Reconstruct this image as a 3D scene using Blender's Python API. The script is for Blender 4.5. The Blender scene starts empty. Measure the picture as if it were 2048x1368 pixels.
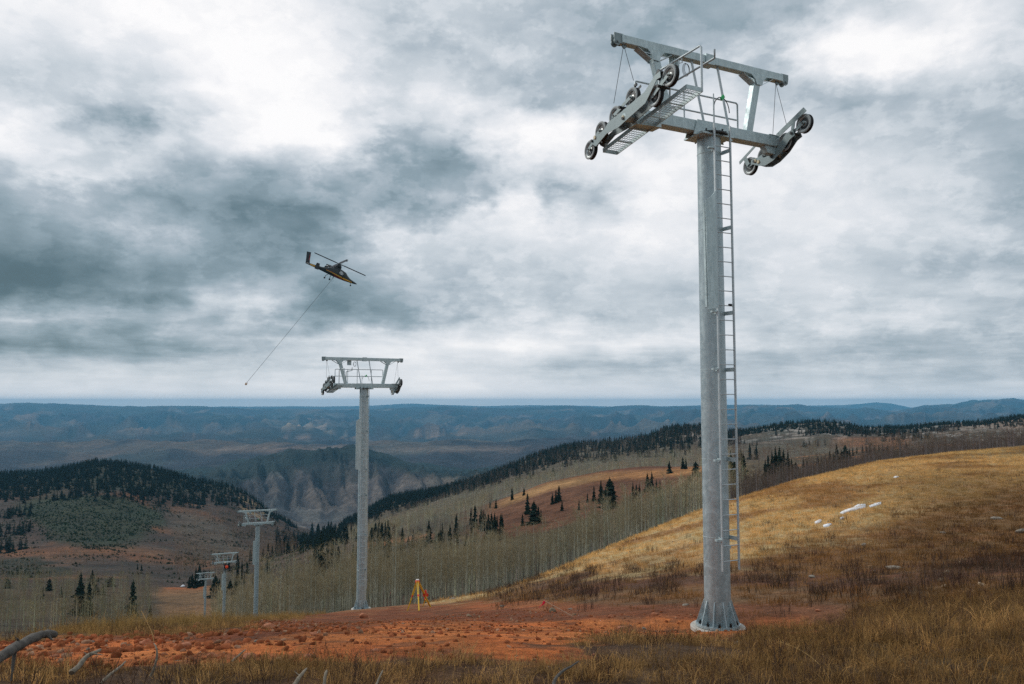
import bpy, bmesh, math, random
import numpy as np
from mathutils import Vector, Matrix

# ------------------------------------------------------------------ camera
F = 1600.0
TH = math.atan(121 / F)
scene = bpy.context.scene
COL = scene.collection
cam = bpy.data.cameras.new("camera")
cam.lens = 36 * F / 2048
cam.sensor_width = 36
cam.clip_start = 0.1
cam.clip_end = 200000
cam_ob = bpy.data.objects.new("camera", cam)
COL.objects.link(cam_ob)
cam_ob.location = (0, 0, 0)
cam_ob.rotation_euler = (math.pi / 2 + TH, 0, 0)
scene.camera = cam_ob

scene.view_settings.view_transform = 'Standard'
scene.view_settings.look = 'None'
scene.view_settings.exposure = 0.0
scene.view_settings.gamma = 1.0
scene.view_settings.use_curve_mapping = False
scene.cycles.max_bounces = 6
scene.cycles.diffuse_bounces = 2
scene.cycles.volume_bounces = 0
scene.cycles.use_denoising = False

SUN_AZ = math.radians(-62)      # from +Y towards +X
SUN_EL = math.radians(34)
HAZE_DENSITY = 4.3e-5
HAZE_COLOR = (0.22, 0.64, 1.0)

# ------------------------------------------------------------------ node helper
class NT:
    def __init__(s, tree):
        s.t = tree
    def n(s, typ, props=None, **ins):
        nd = s.t.nodes.new(typ)
        for k, v in (props or {}).items():
            setattr(nd, k, v)
        for k, v in ins.items():
            key = int(k[1:]) if k[0] == 'i' and k[1:].isdigit() else k.replace('_', ' ')
            sock = nd.inputs[key]
            if isinstance(v, bpy.types.NodeSocket):
                s.t.links.new(v, sock)
            else:
                sock.default_value = v
        return nd
    def m(s, op, a, b=None, c=None, clamp=False):
        nd = s.t.nodes.new('ShaderNodeMath')
        nd.operation = op
        nd.use_clamp = clamp
        for i, v in enumerate((a, b, c)):
            if v is None:
                continue
            if isinstance(v, bpy.types.NodeSocket):
                s.t.links.new(v, nd.inputs[i])
            else:
                nd.inputs[i].default_value = v
        return nd.outputs[0]
    def ss(s, x, a, b, lo=0.0, hi=1.0, kind='SMOOTHSTEP'):
        nd = s.n('ShaderNodeMapRange', {'interpolation_type': kind}, i0=x, i1=a, i2=b, i3=lo, i4=hi)
        return nd.outputs[0]
    def mixf(s, f, a, b):
        nd = s.t.nodes.new('ShaderNodeMix')
        nd.data_type = 'FLOAT'
        for i, v in ((0, f), (2, a), (3, b)):
            if isinstance(v, bpy.types.NodeSocket):
                s.t.links.new(v, nd.inputs[i])
            else:
                nd.inputs[i].default_value = v
        return nd.outputs[0]
    def mixc(s, f, a, b, blend='MIX'):
        nd = s.t.nodes.new('ShaderNodeMix')
        nd.data_type = 'RGBA'
        nd.blend_type = blend
        for i, v in ((0, f), (6, a), (7, b)):
            if isinstance(v, bpy.types.NodeSocket):
                s.t.links.new(v, nd.inputs[i])
            else:
                nd.inputs[i].default_value = v if i == 0 or len(v) == 4 else (*v, 1)
        return nd.outputs[2]
    def ramp(s, fac, stops, interp='LINEAR'):
        nd = s.t.nodes.new('ShaderNodeValToRGB')
        cr = nd.color_ramp
        cr.interpolation = interp
        while len(cr.elements) > 1:
            cr.elements.remove(cr.elements[0])
        cr.elements[0].position = stops[0][0]
        for p, c in stops[1:]:
            cr.elements.new(p)
        for e, (p, c) in zip(cr.elements, stops):
            e.color = (*c, 1) if len(c) == 3 else c
        s.t.links.new(fac, nd.inputs[0])
        return nd.outputs[0]

# ------------------------------------------------------------------ sky
def pix_dir(px, py):
    u = (px - 1024) / F
    v = -(py - 684) / F
    return u, math.cos(TH) - v * math.sin(TH), math.sin(TH) + v * math.cos(TH)

# brightness of the cloud deck, as seen (0..255), rows from high to low
GX = [128 * i for i in range(17)]
GROWS = {
 0:  [226,236,238,244,240,222,204,200,195,185,176,170,172,180,196,228,206],
 60: [222,222,230,244,244,228,206,200,192,183,176,176,172,215,236,226,196],
 120:[212,205,215,240,248,238,206,192,188,183,178,190,185,240,238,215,188],
 200:[200,190,196,226,246,242,204,220,184,174,180,216,202,190,192,192,184],
 260:[238,214,170,214,238,246,186,188,238,228,196,226,212,192,198,188,176],
 310:[214,206,196,188,186,214,172,166,212,236,228,228,226,212,205,190,178],
 360:[160,186,176,162,158,168,160,158,196,214,228,228,228,218,210,192,178],
 410:[158,184,158,150,154,148,152,156,232,184,226,232,226,220,214,194,174],
 460:[138,150,172,166,138,134,182,216,228,228,222,222,220,216,210,190,178],
 530:[110,116,124,126,138,162,198,188,200,206,210,206,206,205,200,186,178],
 590:[106,112,128,152,168,150,160,180,188,194,195,195,200,200,200,194,188],
 640:[186,184,190,200,196,158,162,186,198,204,205,203,202,201,200,196,192],
 690:[112,108,122,150,190,200,210,230,236,226,220,214,200,188,182,178,168],
 735:[188,194,202,192,190,196,212,216,208,182,190,190,184,184,172,166,172],
 775:[214,214,216,206,216,222,222,228,222,216,212,202,196,216,202,200,202],
 812:[226,226,226,226,226,226,226,228,226,224,222,220,220,220,218,214,212],
}
GY = sorted(GROWS)
GA = np.array([GROWS[y] for y in GY], float)
GPUFF = [(445, 592, 70, 26, 48), (420, 632, 50, 16, -38), (600, 628, 80, 16, -26), (110, 352, 130, 18, 40), (310, 468, 60, 22, 26), (790, 470, 60, 26, 24), (1085, 262, 95, 34, 36),
         (1000, 400, 60, 36, 22), (960, 212, 50, 20, 22), (560, 290, 170, 40, 22), (260, 250, 90, 26, -34), (840, 70, 120, 60, -12), (1130, 392, 55, 26, -34), (700, 290, 60, 40, 18),
         (900, 310, 110, 34, -20), (300, 392, 170, 16, -16), (560, 424, 200, 18, -22), (1720, 110, 110, 60, 22), (1700, 200, 90, 26, -26), (1280, 60, 200, 40, -14), (30, 300, 80, 20, 22),
         (880, 660, 120, 12, 16), (1280, 722, 130, 12, -22), (1650, 700, 220, 10, -12), (1780, 724, 160, 7, 22), (1500, 690, 150, 8, 14), (240, 735, 200, 8, 16), (80, 560, 160, 26, -12), (1980, 150, 70, 100, -8), (640, 600, 80, 24, -18)]
def grid_at(px, py):
    x = min(max(px, 0), 2047.9) / 128
    i = int(x)
    fx = x - i
    y = min(max(py, GY[0]), GY[-1] - .01)
    j = max(k for k in range(len(GY)) if GY[k] <= y)
    fy = (y - GY[j]) / (GY[j + 1] - GY[j])
    v = ((GA[j, i] * (1 - fx) + GA[j, min(i + 1, 16)] * fx) * (1 - fy) +
            (GA[j + 1, i] * (1 - fx) + GA[j + 1, min(i + 1, 16)] * fx) * fy)
    for cx, cy, rx, ry, dv in GPUFF:
        v += dv * math.exp(-((px - cx) / rx) ** 2 - ((py - cy) / ry) ** 2)
    v = 211 + (v - 205) * 1.12
    return min(max(v, 60), 255)
def azel_to_pix(az, el):
    x, y, z = math.sin(az) * math.cos(el), math.cos(az) * math.cos(el), math.sin(el)
    zc = y * math.cos(TH) + z * math.sin(TH)
    v = (-y * math.sin(TH) + z * math.cos(TH)) / zc
    return 1024 + F * x / zc, 684 - F * v

world = bpy.data.worlds.new("World")
scene.world = world
world.use_nodes = True
wt = world.node_tree
wt.nodes.clear()
w = NT(wt)
tc = w.n('ShaderNodeTexCoord').outputs['Generated']
sep = w.n('ShaderNodeSeparateXYZ', None, i0=tc)
dx, dy, dz = sep.outputs
az = w.m('ARCTAN2', dx, dy)
el = w.m('ARCSINE', dz)
# cloud-deck plane coordinates: clouds foreshorten towards the horizon
den = w.m('ADD', w.m('MAXIMUM', dz, 0.0), 0.10)
plane = w.n('ShaderNodeCombineXYZ', None, i0=w.m('DIVIDE', dx, den), i1=w.m('DIVIDE', dy, den), i2=0.0).outputs[0]
azel = w.n('ShaderNodeCombineXYZ', None, i0=az, i1=w.m('MULTIPLY', el, 1.7), i2=0.0).outputs[0]
def noise(vec, scale, detail=6, rough=.55, dist=0.0, typ='FBM', lac=2.0):
    return w.n('ShaderNodeTexNoise', {'noise_dimensions': '3D', 'noise_type': typ}, Vector=vec, Scale=scale,
               Detail=detail, Roughness=rough, Distortion=dist, Lacunarity=lac).outputs
w1 = w.n('ShaderNodeSeparateXYZ', None, i0=noise(azel, 13.0, 10, .58)[1]).outputs
w2 = w.n('ShaderNodeSeparateXYZ', None, i0=noise(azel, 3.0, 2, .5)[1]).outputs
lowfac = w.ss(el, 0.0, 0.22, 0.25, 1.0)
def warp(v, a, b, ka, kb):
    return w.m('ADD', v, w.m('MULTIPLY', w.m('ADD', w.m('MULTIPLY', w.m('SUBTRACT', a, .5), ka), w.m('MULTIPLY', w.m('SUBTRACT', b, .5), kb)), lowfac))
azw = warp(az, w1[0], w2[0], .17, .03)
elw = warp(el, w1[1], w2[1], .075, .01)
AZN, AZ0, AZ1 = 32, math.radians(-38), math.radians(38)
ELS = sorted(set(math.atan(pix_dir(1024, y)[2] / pix_dir(1024, y)[1]) for y in list(range(-2, 560, 26)) + [560, 585, 605, 620, 640, 665, 690, 712, 735, 755, 775, 795, 812]))
azfac = w.ss(azw, AZ0, AZ1, 0, 1, 'LINEAR')
prev = None
for j, e in enumerate(ELS):
    stops = []
    for i in range(AZN):
        a = AZ0 + (AZ1 - AZ0) * i / (AZN - 1)
        px, py = azel_to_pix(a, e)
        g = grid_at(px, py) / 255
        stops.append((i / (AZN - 1), (g, g, g)))
    r = w.ramp(azfac, stops, 'EASE')
    prev = r if prev is None else w.mixf(w.ss(elw, ELS[j - 1], e, 0, 1, 'LINEAR'), prev, r)
fb = noise(plane, 1.1, 8, .6, .3)[0]
generic = w.ss(fb, .30, .70, .58, .98, 'LINEAR')
inside = w.m('MULTIPLY', w.ss(w.m('ABSOLUTE', az), math.radians(34), math.radians(44), 1, 0),
             w.ss(el, math.radians(28), math.radians(38), 1, 0))
g = w.mixf(inside, generic, prev)
# puffs and streaks on top of the large forms
d1 = noise(plane, 1.6, 10, .62, .2)[0]
d2 = noise(azel, 9.0, 12, .52, .25)[0]
d3 = noise(azel, 22.0, 8, .6, .1)[0]
det = w.m('ADD', w.m('MULTIPLY', w.m('SUBTRACT', d1, .5), w.ss(el, .05, .2, .40, .12)),
          w.m('ADD', w.m('MULTIPLY', w.m('SUBTRACT', d2, .5), .22), w.m('MULTIPLY', w.m('SUBTRACT', d3, .5), .10)))
puff = w.ss(noise(azel, 6.5, 12, .62, .15)[0], .47, .56, -.022, .022)
puff2 = w.ss(noise(azel, 15.0, 10, .6, .1)[0], .48, .56, -.018, .018)
det = w.m('ADD', det, w.m('ADD', puff, puff2))
edge = w.m('MULTIPLY', w.ss(g, .42, .60, .8, 1.3), w.ss(g, .70, .90, 1.0, .55))
det = w.m('MULTIPLY', w.m('MULTIPLY', det, edge), w.ss(el, 0.0, 0.10, .35, 1.0))
g = w.m('ADD', g, det, clamp=True)
cloud = w.ramp(g, [(0.0, (.03, .06, .07)), (.38, (.088, .150, .182)), (.46, (.155, .228, .268)), (.59, (.285, .370, .425)),
                   (.70, (.44, .51, .57)), (.79, (.61, .665, .715)), (.87, (.77, .80, .84)), (.95, (.94, .94, .955)), (1.0, (1.02, 1.01, 1.01))])
ground_tone = w.mixc(w.ss(el, -0.07, -0.03, 0, 1), (.06, .06, .06), cloud)
sky = w.n('ShaderNodeTexSky', {'sky_type': 'NISHITA', 'sun_disc': False, 'sun_elevation': SUN_EL, 'sun_rotation': SUN_AZ}).outputs[0]
bg1 = w.n('ShaderNodeBackground', None, Color=sky, Strength=0.1)
bg2 = w.n('ShaderNodeBackground', None, Color=ground_tone, Strength=1.0)
mx = w.n('ShaderNodeMixShader', None, i0=0.96, i1=bg1.outputs[0], i2=bg2.outputs[0])
w.n('ShaderNodeOutputWorld', None, Surface=mx.outputs[0])

sun = bpy.data.lights.new("sun", 'SUN')
sun.energy = 1.6
sun.angle = math.radians(12)
sun.color = (1.0, .95, .88)
sun_ob = bpy.data.objects.new("sun", sun)
COL.objects.link(sun_ob)
sdir = Vector((math.sin(SUN_AZ) * math.cos(SUN_EL), math.cos(SUN_AZ) * math.cos(SUN_EL), math.sin(SUN_EL)))
sun_ob.rotation_euler = sdir.to_track_quat('Z', 'Y').to_euler()

# ------------------------------------------------------------------ projection helpers
def ray(px, py):
    return Vector(pix_dir(px, py))
def P(px, py, Y):
    r = ray(px, py)
    return r * (Y / r.y)
def yslope(py):                       # height / depth of a picture row
    v = -(np.asarray(py, float) - 684) / F
    return (math.sin(TH) + v * math.cos(TH)) / (math.cos(TH) - v * math.sin(TH))
def project(X, Y, Z):
    zc = Y * math.cos(TH) + Z * math.sin(TH)
    return 1024 + F * X / zc, 684 - F * (-Y * math.sin(TH) + Z * math.cos(TH)) / zc

# ------------------------------------------------------------------ numpy noise
RS = np.random.RandomState(7)
PERM = np.concatenate([RS.permutation(4096)] * 2)
GRA = RS.rand(4096) * 2 * np.pi
def gnoise(x, y, seed=0):
    x = x + seed * 37.17
    y = y - seed * 11.31
    xi = np.floor(x).astype(np.int64)
    yi = np.floor(y).astype(np.int64)
    xf, yf = x - xi, y - yi
    u = xf * xf * xf * (xf * (xf * 6 - 15) + 10)
    v = yf * yf * yf * (yf * (yf * 6 - 15) + 10)
    def gr(a, b, p, q):
        h = GRA[PERM[(PERM[a & 4095] + b) & 4095]]
        return np.cos(h) * p + np.sin(h) * q
    n00 = gr(xi, yi, xf, yf)
    n10 = gr(xi + 1, yi, xf - 1, yf)
    n01 = gr(xi, yi + 1, xf, yf - 1)
    n11 = gr(xi + 1, yi + 1, xf - 1, yf - 1)
    return 1.5 * ((n00 * (1 - u) + n10 * u) * (1 - v) + (n01 * (1 - u) + n11 * u) * v)
def fbm(x, y, octaves=4, seed=0, gain=.5):
    s = 0
    a = 1
    for i in range(octaves):
        s = s + a * gnoise(x * 2 ** i, y * 2 ** i, seed + i * 3)
        a *= gain
    return s
def sm(x, a, b):
    t = np.clip((x - a) / (b - a), 0, 1)
    return t * t * (3 - 2 * t)

# ------------------------------------------------------------------ the lie of the land
# crest of the near slope: picture column -> depth, row
CR_X = [-500, 0, 150, 300, 400, 500, 600, 720, 850, 1000, 1100, 1200, 1300, 1400, 1480, 1600, 1750, 1900, 2048, 2500]
CR_D = [9, 11, 15, 19, 22, 26, 33, 48, 54, 60, 66, 72, 80, 88, 93, 100, 110, 118, 125, 140]
CR_Y = [1330, 1292, 1265, 1251, 1245, 1241, 1234, 1219, 1207, 1181, 1146, 1101, 1061, 1021, 996, 961, 927, 907, 894, 850]
def crest_d(px):
    return np.interp(px, CR_X, CR_D)
def rows(px):
    """control depths and heights for picture columns px (N,) -> (N,K)"""
    px = np.asarray(px, float)
    dc = crest_d(px)
    D, Z = [], []
    def add(d, y=None, z=None):
        D.append(d)
        Z.append(z if z is not None else yslope(y) * d)
    one = np.ones_like(px)
    I = lambda *pts: np.interp(px, [p[0] for p in pts], [p[1] for p in pts])
    add(0 * one, z=-1.62 * one)
    d1 = np.minimum(6, .42 * dc)
    add(d1, z=-(.66 + .240 * d1) + .02 * sm(px, 1400, 2100))
    d2 = np.minimum(16.5, .62 * dc)
    plane = 805 + 1600 * (.63 / d2 + .243)
    y2 = I((1000, 0), (1400, -10), (1480, -14), (1600, -26), (1750, -44), (1900, -60), (2048, -78), (2500, -120)) + plane
    add(d2, y2)
    d3 = np.maximum(np.minimum(np.sqrt(16.5 * dc), .8 * dc), d2 * 1.1)
    y3 = I((-500, 1350), (0, 1312), (150, 1283), (300, 1265), (400, 1257), (500, 1252), (600, 1249), (720, 1242), (850, 1233), (1000, 1216), (1100, 1195),
           (1200, 1167), (1300, 1148), (1400, 1125), (1480, 1110), (1600, 1095), (1750, 1076), (1900, 1062), (2048, 1048), (2500, 1010))
    add(d3, y3)
    add(dc, np.interp(px, CR_X, CR_Y))
    add(1.5 * dc, I((-500, 1350), (0, 1312), (150, 1280), (300, 1265), (400, 1258), (500, 1253), (600, 1249), (720, 1233), (850, 1222), (1000, 1195), (1100, 1160),
                    (1200, 1117), (1300, 1078), (1400, 1038), (1480, 1012), (1600, 977), (1750, 941), (1900, 921), (2048, 906), (2500, 870)))
    add(235 * one, I((-500, 1235), (0, 1235), (150, 1238), (300, 1243), (400, 1244), (500, 1238), (600, 1215), (720, 1180), (850, 1150), (1000, 1125), (1100, 1100),
                     (1200, 1070), (1300, 1040), (1400, 1008), (1480, 988), (1600, 965), (1750, 941), (1900, 925), (2048, 912), (2500, 880)))
    add(320 * one, I((-500, 1190), (0, 1190), (150, 1192), (300, 1195), (400, 1196), (500, 1190), (600, 1165), (720, 1135), (850, 1100), (1000, 1060), (1100, 1040),
                     (1200, 1012), (1300, 988), (1400, 965), (1480, 955), (1600, 940), (1750, 925), (1900, 912), (2048, 905), (2500, 880)))
    add(450 * one, I((-500, 1150), (0, 1150), (150, 1150), (300, 1155), (400, 1160), (500, 1137), (600, 1108), (720, 1086), (850, 1050), (1000, 1004), (1100, 967),
                     (1200, 947), (1300, 937), (1400, 933), (1480, 930), (1600, 917), (1750, 905), (1900, 897), (2048, 892), (2500, 880)))
    add(570 * one, I((-500, 1125), (0, 1125), (150, 1120), (300, 1130), (400, 1135), (500, 1125), (600, 1106), (720, 1085), (850, 1053), (1000, 1008), (1100, 972),
                     (1200, 952), (1300, 942), (1400, 937), (1480, 932), (1600, 915), (1750, 902), (1900, 893), (2048, 886), (2500, 875)))
    add(800 * one, I((-500, 1070), (0, 1072), (150, 1058), (300, 1068), (400, 1085), (500, 1100), (600, 1098), (720, 1070), (850, 1030), (1000, 985), (1100, 960),
                     (1200, 943), (1300, 934), (1400, 922), (1480, 912), (1600, 903), (1750, 888), (1900, 878), (2048, 868), (2500, 850)))
    add(1300 * one, I((-500, 980), (0, 958), (85, 954), (137, 945), (198, 931), (256, 936), (300, 946), (342, 956), (400, 974), (461, 983), (500, 998), (547, 1032),
                      (600, 1060), (640, 1074), (720, 1038), (780, 1002), (850, 989), (898, 978), (976, 956), (1061, 921), (1143, 897), (1290, 880), (1330, 866),
                      (1404, 859), (1450, 872), (1523, 859), (1582, 850), (1646, 846), (1690, 853), (1728, 861), (1801, 859), (1889, 852), (1947, 849), (1991, 842),
                      (2048, 834), (2500, 800)))
    add(1900 * one, I((-500, 1000), (0, 975), (300, 975), (430, 985), (500, 1005), (600, 1055), (660, 1062), (720, 1056), (850, 1010), (1000, 968), (1200, 915),
                      (1400, 885), (1600, 870), (2048, 862), (2500, 840)))
    add(2700 * one, I((-500, 1000), (0, 990), (430, 985), (520, 1000), (600, 1020), (720, 1022), (850, 985), (1000, 960), (1200, 928), (1500, 895), (2048, 880), (2500, 870)))
    add(3600 * one, I((-500, 980), (0, 975), (300, 968), (380, 962), (432, 953), (502, 929), (605, 913), (664, 910), (720, 907), (781, 927), (850, 946), (900, 958),
                      (1000, 955), (1200, 925), (1500, 892), (2048, 880), (2500, 870)))
    add(4600 * one, I((-500, 950), (0, 948), (300, 940), (432, 934), (500, 930), (600, 928), (720, 925), (850, 936), (950, 944), (1050, 932), (1200, 912), (1500, 888),
                      (2048, 870), (2500, 860)))
    add(6000 * one, I((-500, 900), (0, 900), (150, 898), (300, 895), (430, 897), (540, 891), (600, 893), (720, 898), (850, 897), (1050, 895), (1200, 890), (1500, 880),
                      (2048, 868), (2500, 860)))
    add(7500 * one, I((-500, 900), (0, 898), (300, 893), (430, 897), (600, 893), (720, 900), (1050, 896), (1500, 880), (2048, 866), (2500, 860)))
    add(12000 * one, I((-500, 858), (0, 858), (300, 856), (600, 862), (720, 868), (900, 864), (1200, 858), (1500, 850), (1750, 848), (2048, 840), (2500, 830)))
    add(20000 * one, I((-500, 810), (0, 811), (60, 812), (170, 814), (350, 817), (500, 820), (620, 820), (700, 821), (800, 820), (850, 818), (890, 815), (930, 818),
                       (1000, 820), (1100, 817), (1200, 819), (1290, 813), (1350, 815), (1480, 814), (1600, 814), (1650, 817), (1700, 820), (1750, 824), (1790, 827),
                       (1820, 821), (1850, 815), (1900, 812), (1950, 805), (2000, 801), (2024, 799), (2048, 803), (2120, 812), (2500, 815)))
    add(22500 * one, I((-500, 824), (2500, 830)))
    add(27500 * one, I((-500, 830), (350, 825), (440, 814), (500, 812), (580, 811), (650, 813), (750, 812), (830, 808), (900, 810), (960, 812), (1060, 810), (1150, 812), (1250, 815), (1400, 811),
                       (1500, 811), (1600, 812), (1680, 812), (1715, 809), (1750, 806), (1780, 808), (1800, 812), (1830, 818), (2048, 830), (2500, 835)))
    add(30000 * one, I((-500, 835), (2500, 835)))
    return np.stack(D, 1), np.stack(Z, 1)

def pchip(D, Z, d):
    """monotone cubic through (D,Z) rows at d (N,)"""
    h = np.diff(D, axis=1)
    s = np.diff(Z, axis=1) / h
    m = np.zeros_like(Z)
    s0, s1 = s[:, :-1], s[:, 1:]
    w1 = 2 * h[:, 1:] + h[:, :-1]
    w2 = h[:, 1:] + 2 * h[:, :-1]
    with np.errstate(divide='ignore', invalid='ignore'):
        hm = (w1 + w2) / (w1 / s0 + w2 / s1)
    m[:, 1:-1] = np.where(s0 * s1 > 0, hm, 0)
    m[:, 0] = s[:, 0]
    m[:, -1] = s[:, -1]
    k = np.clip((D <= d[:, None]).sum(1) - 1, 0, D.shape[1] - 2)
    r = np.arange(len(d))
    hh, z0, z1, m0, m1 = h[r, k], Z[r, k], Z[r, k + 1], m[r, k], m[r, k + 1]
    t = np.clip((d - D[r, k]) / hh, 0, 1)
    return ((2 * t**3 - 3 * t**2 + 1) * z0 + (t**3 - 2 * t**2 + t) * hh * m0 + (-2 * t**3 + 3 * t**2) * z1 + (t**3 - t**2) * hh * m1)

AZ_LIM = math.radians(42)
def eff(X, Y):
    a = np.arctan2(X, Y)
    r = np.hypot(X, Y)
    ae = np.clip(a, -AZ_LIM, AZ_LIM)
    d = r * np.cos(ae)
    px = 1024 + F * np.tan(ae)
    over = np.clip((np.abs(a) - AZ_LIM) / (math.pi - AZ_LIM), 0, 1)
    px = px * (1 - over) + 1024 * over
    return px, d
def dirt_mask(px, py, X, Y):
    n = 14 * fbm(X * .55, Y * .55, 4, 5)
    pyn, pxn = py + n, px + 3 * n
    top = np.interp(pxn, [0, 150, 450, 560, 700, 850, 1000, 1100, 1250, 1400, 1700, 1800], [1288, 1272, 1262, 1240, 1226, 1212, 1208, 1222, 1238, 1234, 1238, 1260])
    bot = np.interp(pxn, [0, 150, 350, 480, 700, 900, 1150, 1400, 1500, 1620, 1700, 1760], [1345, 1338, 1328, 1300, 1306, 1308, 1300, 1282, 1268, 1262, 1250, 1238])
    pyb = pyn + n * .9 + 9 * fbm(X * 2.1, Y * 2.1, 2, 6)
    return sm(pyn, top - 6, top + 6) * sm(pyb, bot + 7, bot - 5) * sm(pxn, 1745, 1700)
def gully(u, v, seed):
    u = u + .35 * gnoise(u * 1.3, v * 1.3, seed + 9)
    s, a = 0, 1.0
    for i in range(4):
        s = s + a * (.42 - np.abs(gnoise(u * 2 ** i, v * 1.8 ** i, seed + i)) * 1.6)
        a *= .52
    return s
def height(X, Y, detail=True):
    X = np.atleast_1d(np.asarray(X, float))
    Y = np.atleast_1d(np.asarray(Y, float))
    px, d = eff(X, Y)
    D, Z = rows(px)
    z = pchip(D, Z, d)
    if not detail:
        return z
    nz = 0
    slope = np.interp(d, [0, 5, 20, 60, 140, 300, 900, 1300, 2200, 3600, 6000, 9000, 16000, 20000, 24000, 45000],
                      [.020, .035, .020, .010, .012, .022, .045, .03, .12, .16, .13, .24, .17, .022, .02, .012])
    for j in range(0, 14):
        lam = .6 * 2 ** j
        wgt = sm(d, lam * 2.6, lam * 5) * sm(d, lam * 260, lam * 160)
        act = wgt > .001
        if not act.any():
            continue
        v = np.zeros_like(d)
        g = gnoise(X[act] / lam, Y[act] / lam, j)
        if lam > 60:
            g = .45 - 1.1 * np.abs(g)
        v[act] = g * wgt[act] * lam * slope[act] * .5
        nz = nz + v
    # gullies running down the spur and the far slopes
    w1_ = sm(d, 2250, 2900) * sm(d, 3750, 3350)
    w2_ = sm(d, 8200, 10500) * sm(d, 17500, 12500)
    act = (w1_ > 0) | (w2_ > 0)
    if act.any():
        pa, da = px[act], d[act]
        g1 = gully(pa / 50 + da / 1500, da / 760, 41)
        g2 = gully(pa / 75 - da / 6200, da / 3000, 43)
        zz = np.zeros_like(d)
        zz[act] = g1 * 40 * w1_[act] + g2 * 105 * w2_[act]
        z = z + zz
    z = z + nz
    # levelled soil round the foot of the near tower
    w0 = sm(np.hypot(X - 4.15, Y - 16.5), 3.8, .70)
    z = z * (1 - w0) + (-4.469 - .085) * w0
    return z
def gz(x, y):
    return float(height(x, y)[0])
def ground_at(px, py, dmin=5.0, dmax=20000.0):
    """first terrain point seen through a picture position"""
    r = ray(px, py)
    ds = np.exp(np.linspace(math.log(dmin), math.log(dmax), 900))
    X, Z = ds * r.x / r.y, ds * r.z / r.y
    h = height(X, ds, True)
    k = np.nonzero(Z < h)[0]
    i = k[0] if len(k) else len(ds) - 1
    return Vector((X[i], ds[i], h[i]))

# ------------------------------------------------------------------ materials for the land
def material(name):
    m = bpy.data.materials.new(name)
    m.use_nodes = True
    m.node_tree.nodes.clear()
    return m, NT(m.node_tree)
def land_material(name, scales, amp, bump_dist, bump_scale, rough=.95):
    m, t = material(name)
    att = t.n('ShaderNodeAttribute', {'attribute_name': 'cover'}).outputs['Color']
    pos = t.n('ShaderNodeNewGeometry').outputs['Position']
    fac = None
    for i, sc in enumerate(scales):
        n = t.n('ShaderNodeTexNoise', None, Vector=pos, Scale=sc, Detail=5.0, Roughness=.65).outputs[0]
        f = t.ss(n, .28, .72, 1 - amp, 1 + amp, 'LINEAR')
        fac = f if fac is None else t.m('MULTIPLY', fac, f)
    comb = t.n('ShaderNodeCombineColor', None, i0=fac, i1=fac, i2=fac).outputs[0]
    col = t.mixc(1.0, att, comb, 'MULTIPLY')
    hue = t.n('ShaderNodeTexNoise', None, Vector=pos, Scale=scales[0] * .37, Detail=4.0).outputs[0]
    col = t.mixc(t.ss(hue, .4, .62, 0, .35), col, t.mixc(1.0, col, (1.35, .85, .6), 'MULTIPLY'))
    bn = t.n('ShaderNodeTexNoise', None, Vector=pos, Scale=bump_scale, Detail=8.0, Roughness=.7).outputs[0]
    bp = t.n('ShaderNodeBump', None, Strength=1.0, Distance=bump_dist, Height=bn).outputs[0]
    b = t.n('ShaderNodeBsdfPrincipled', None, Base_Color=col, Roughness=rough, Normal=bp)
    b.inputs['Specular IOR Level'].default_value = .15
    t.n('ShaderNodeOutputMaterial', None, Surface=b.outputs[0])
    return m
M_NEAR = land_material('near_soil', (1.3, 7.0, 30.0), .38, .10, 9.0)
M_MID = land_material('slope_cover', (.035, .16, .7), .42, 1.6, .35)
M_FAR = land_material('hill_cover', (.0035, .013, .05), .40, 30.0, .02)

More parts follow.
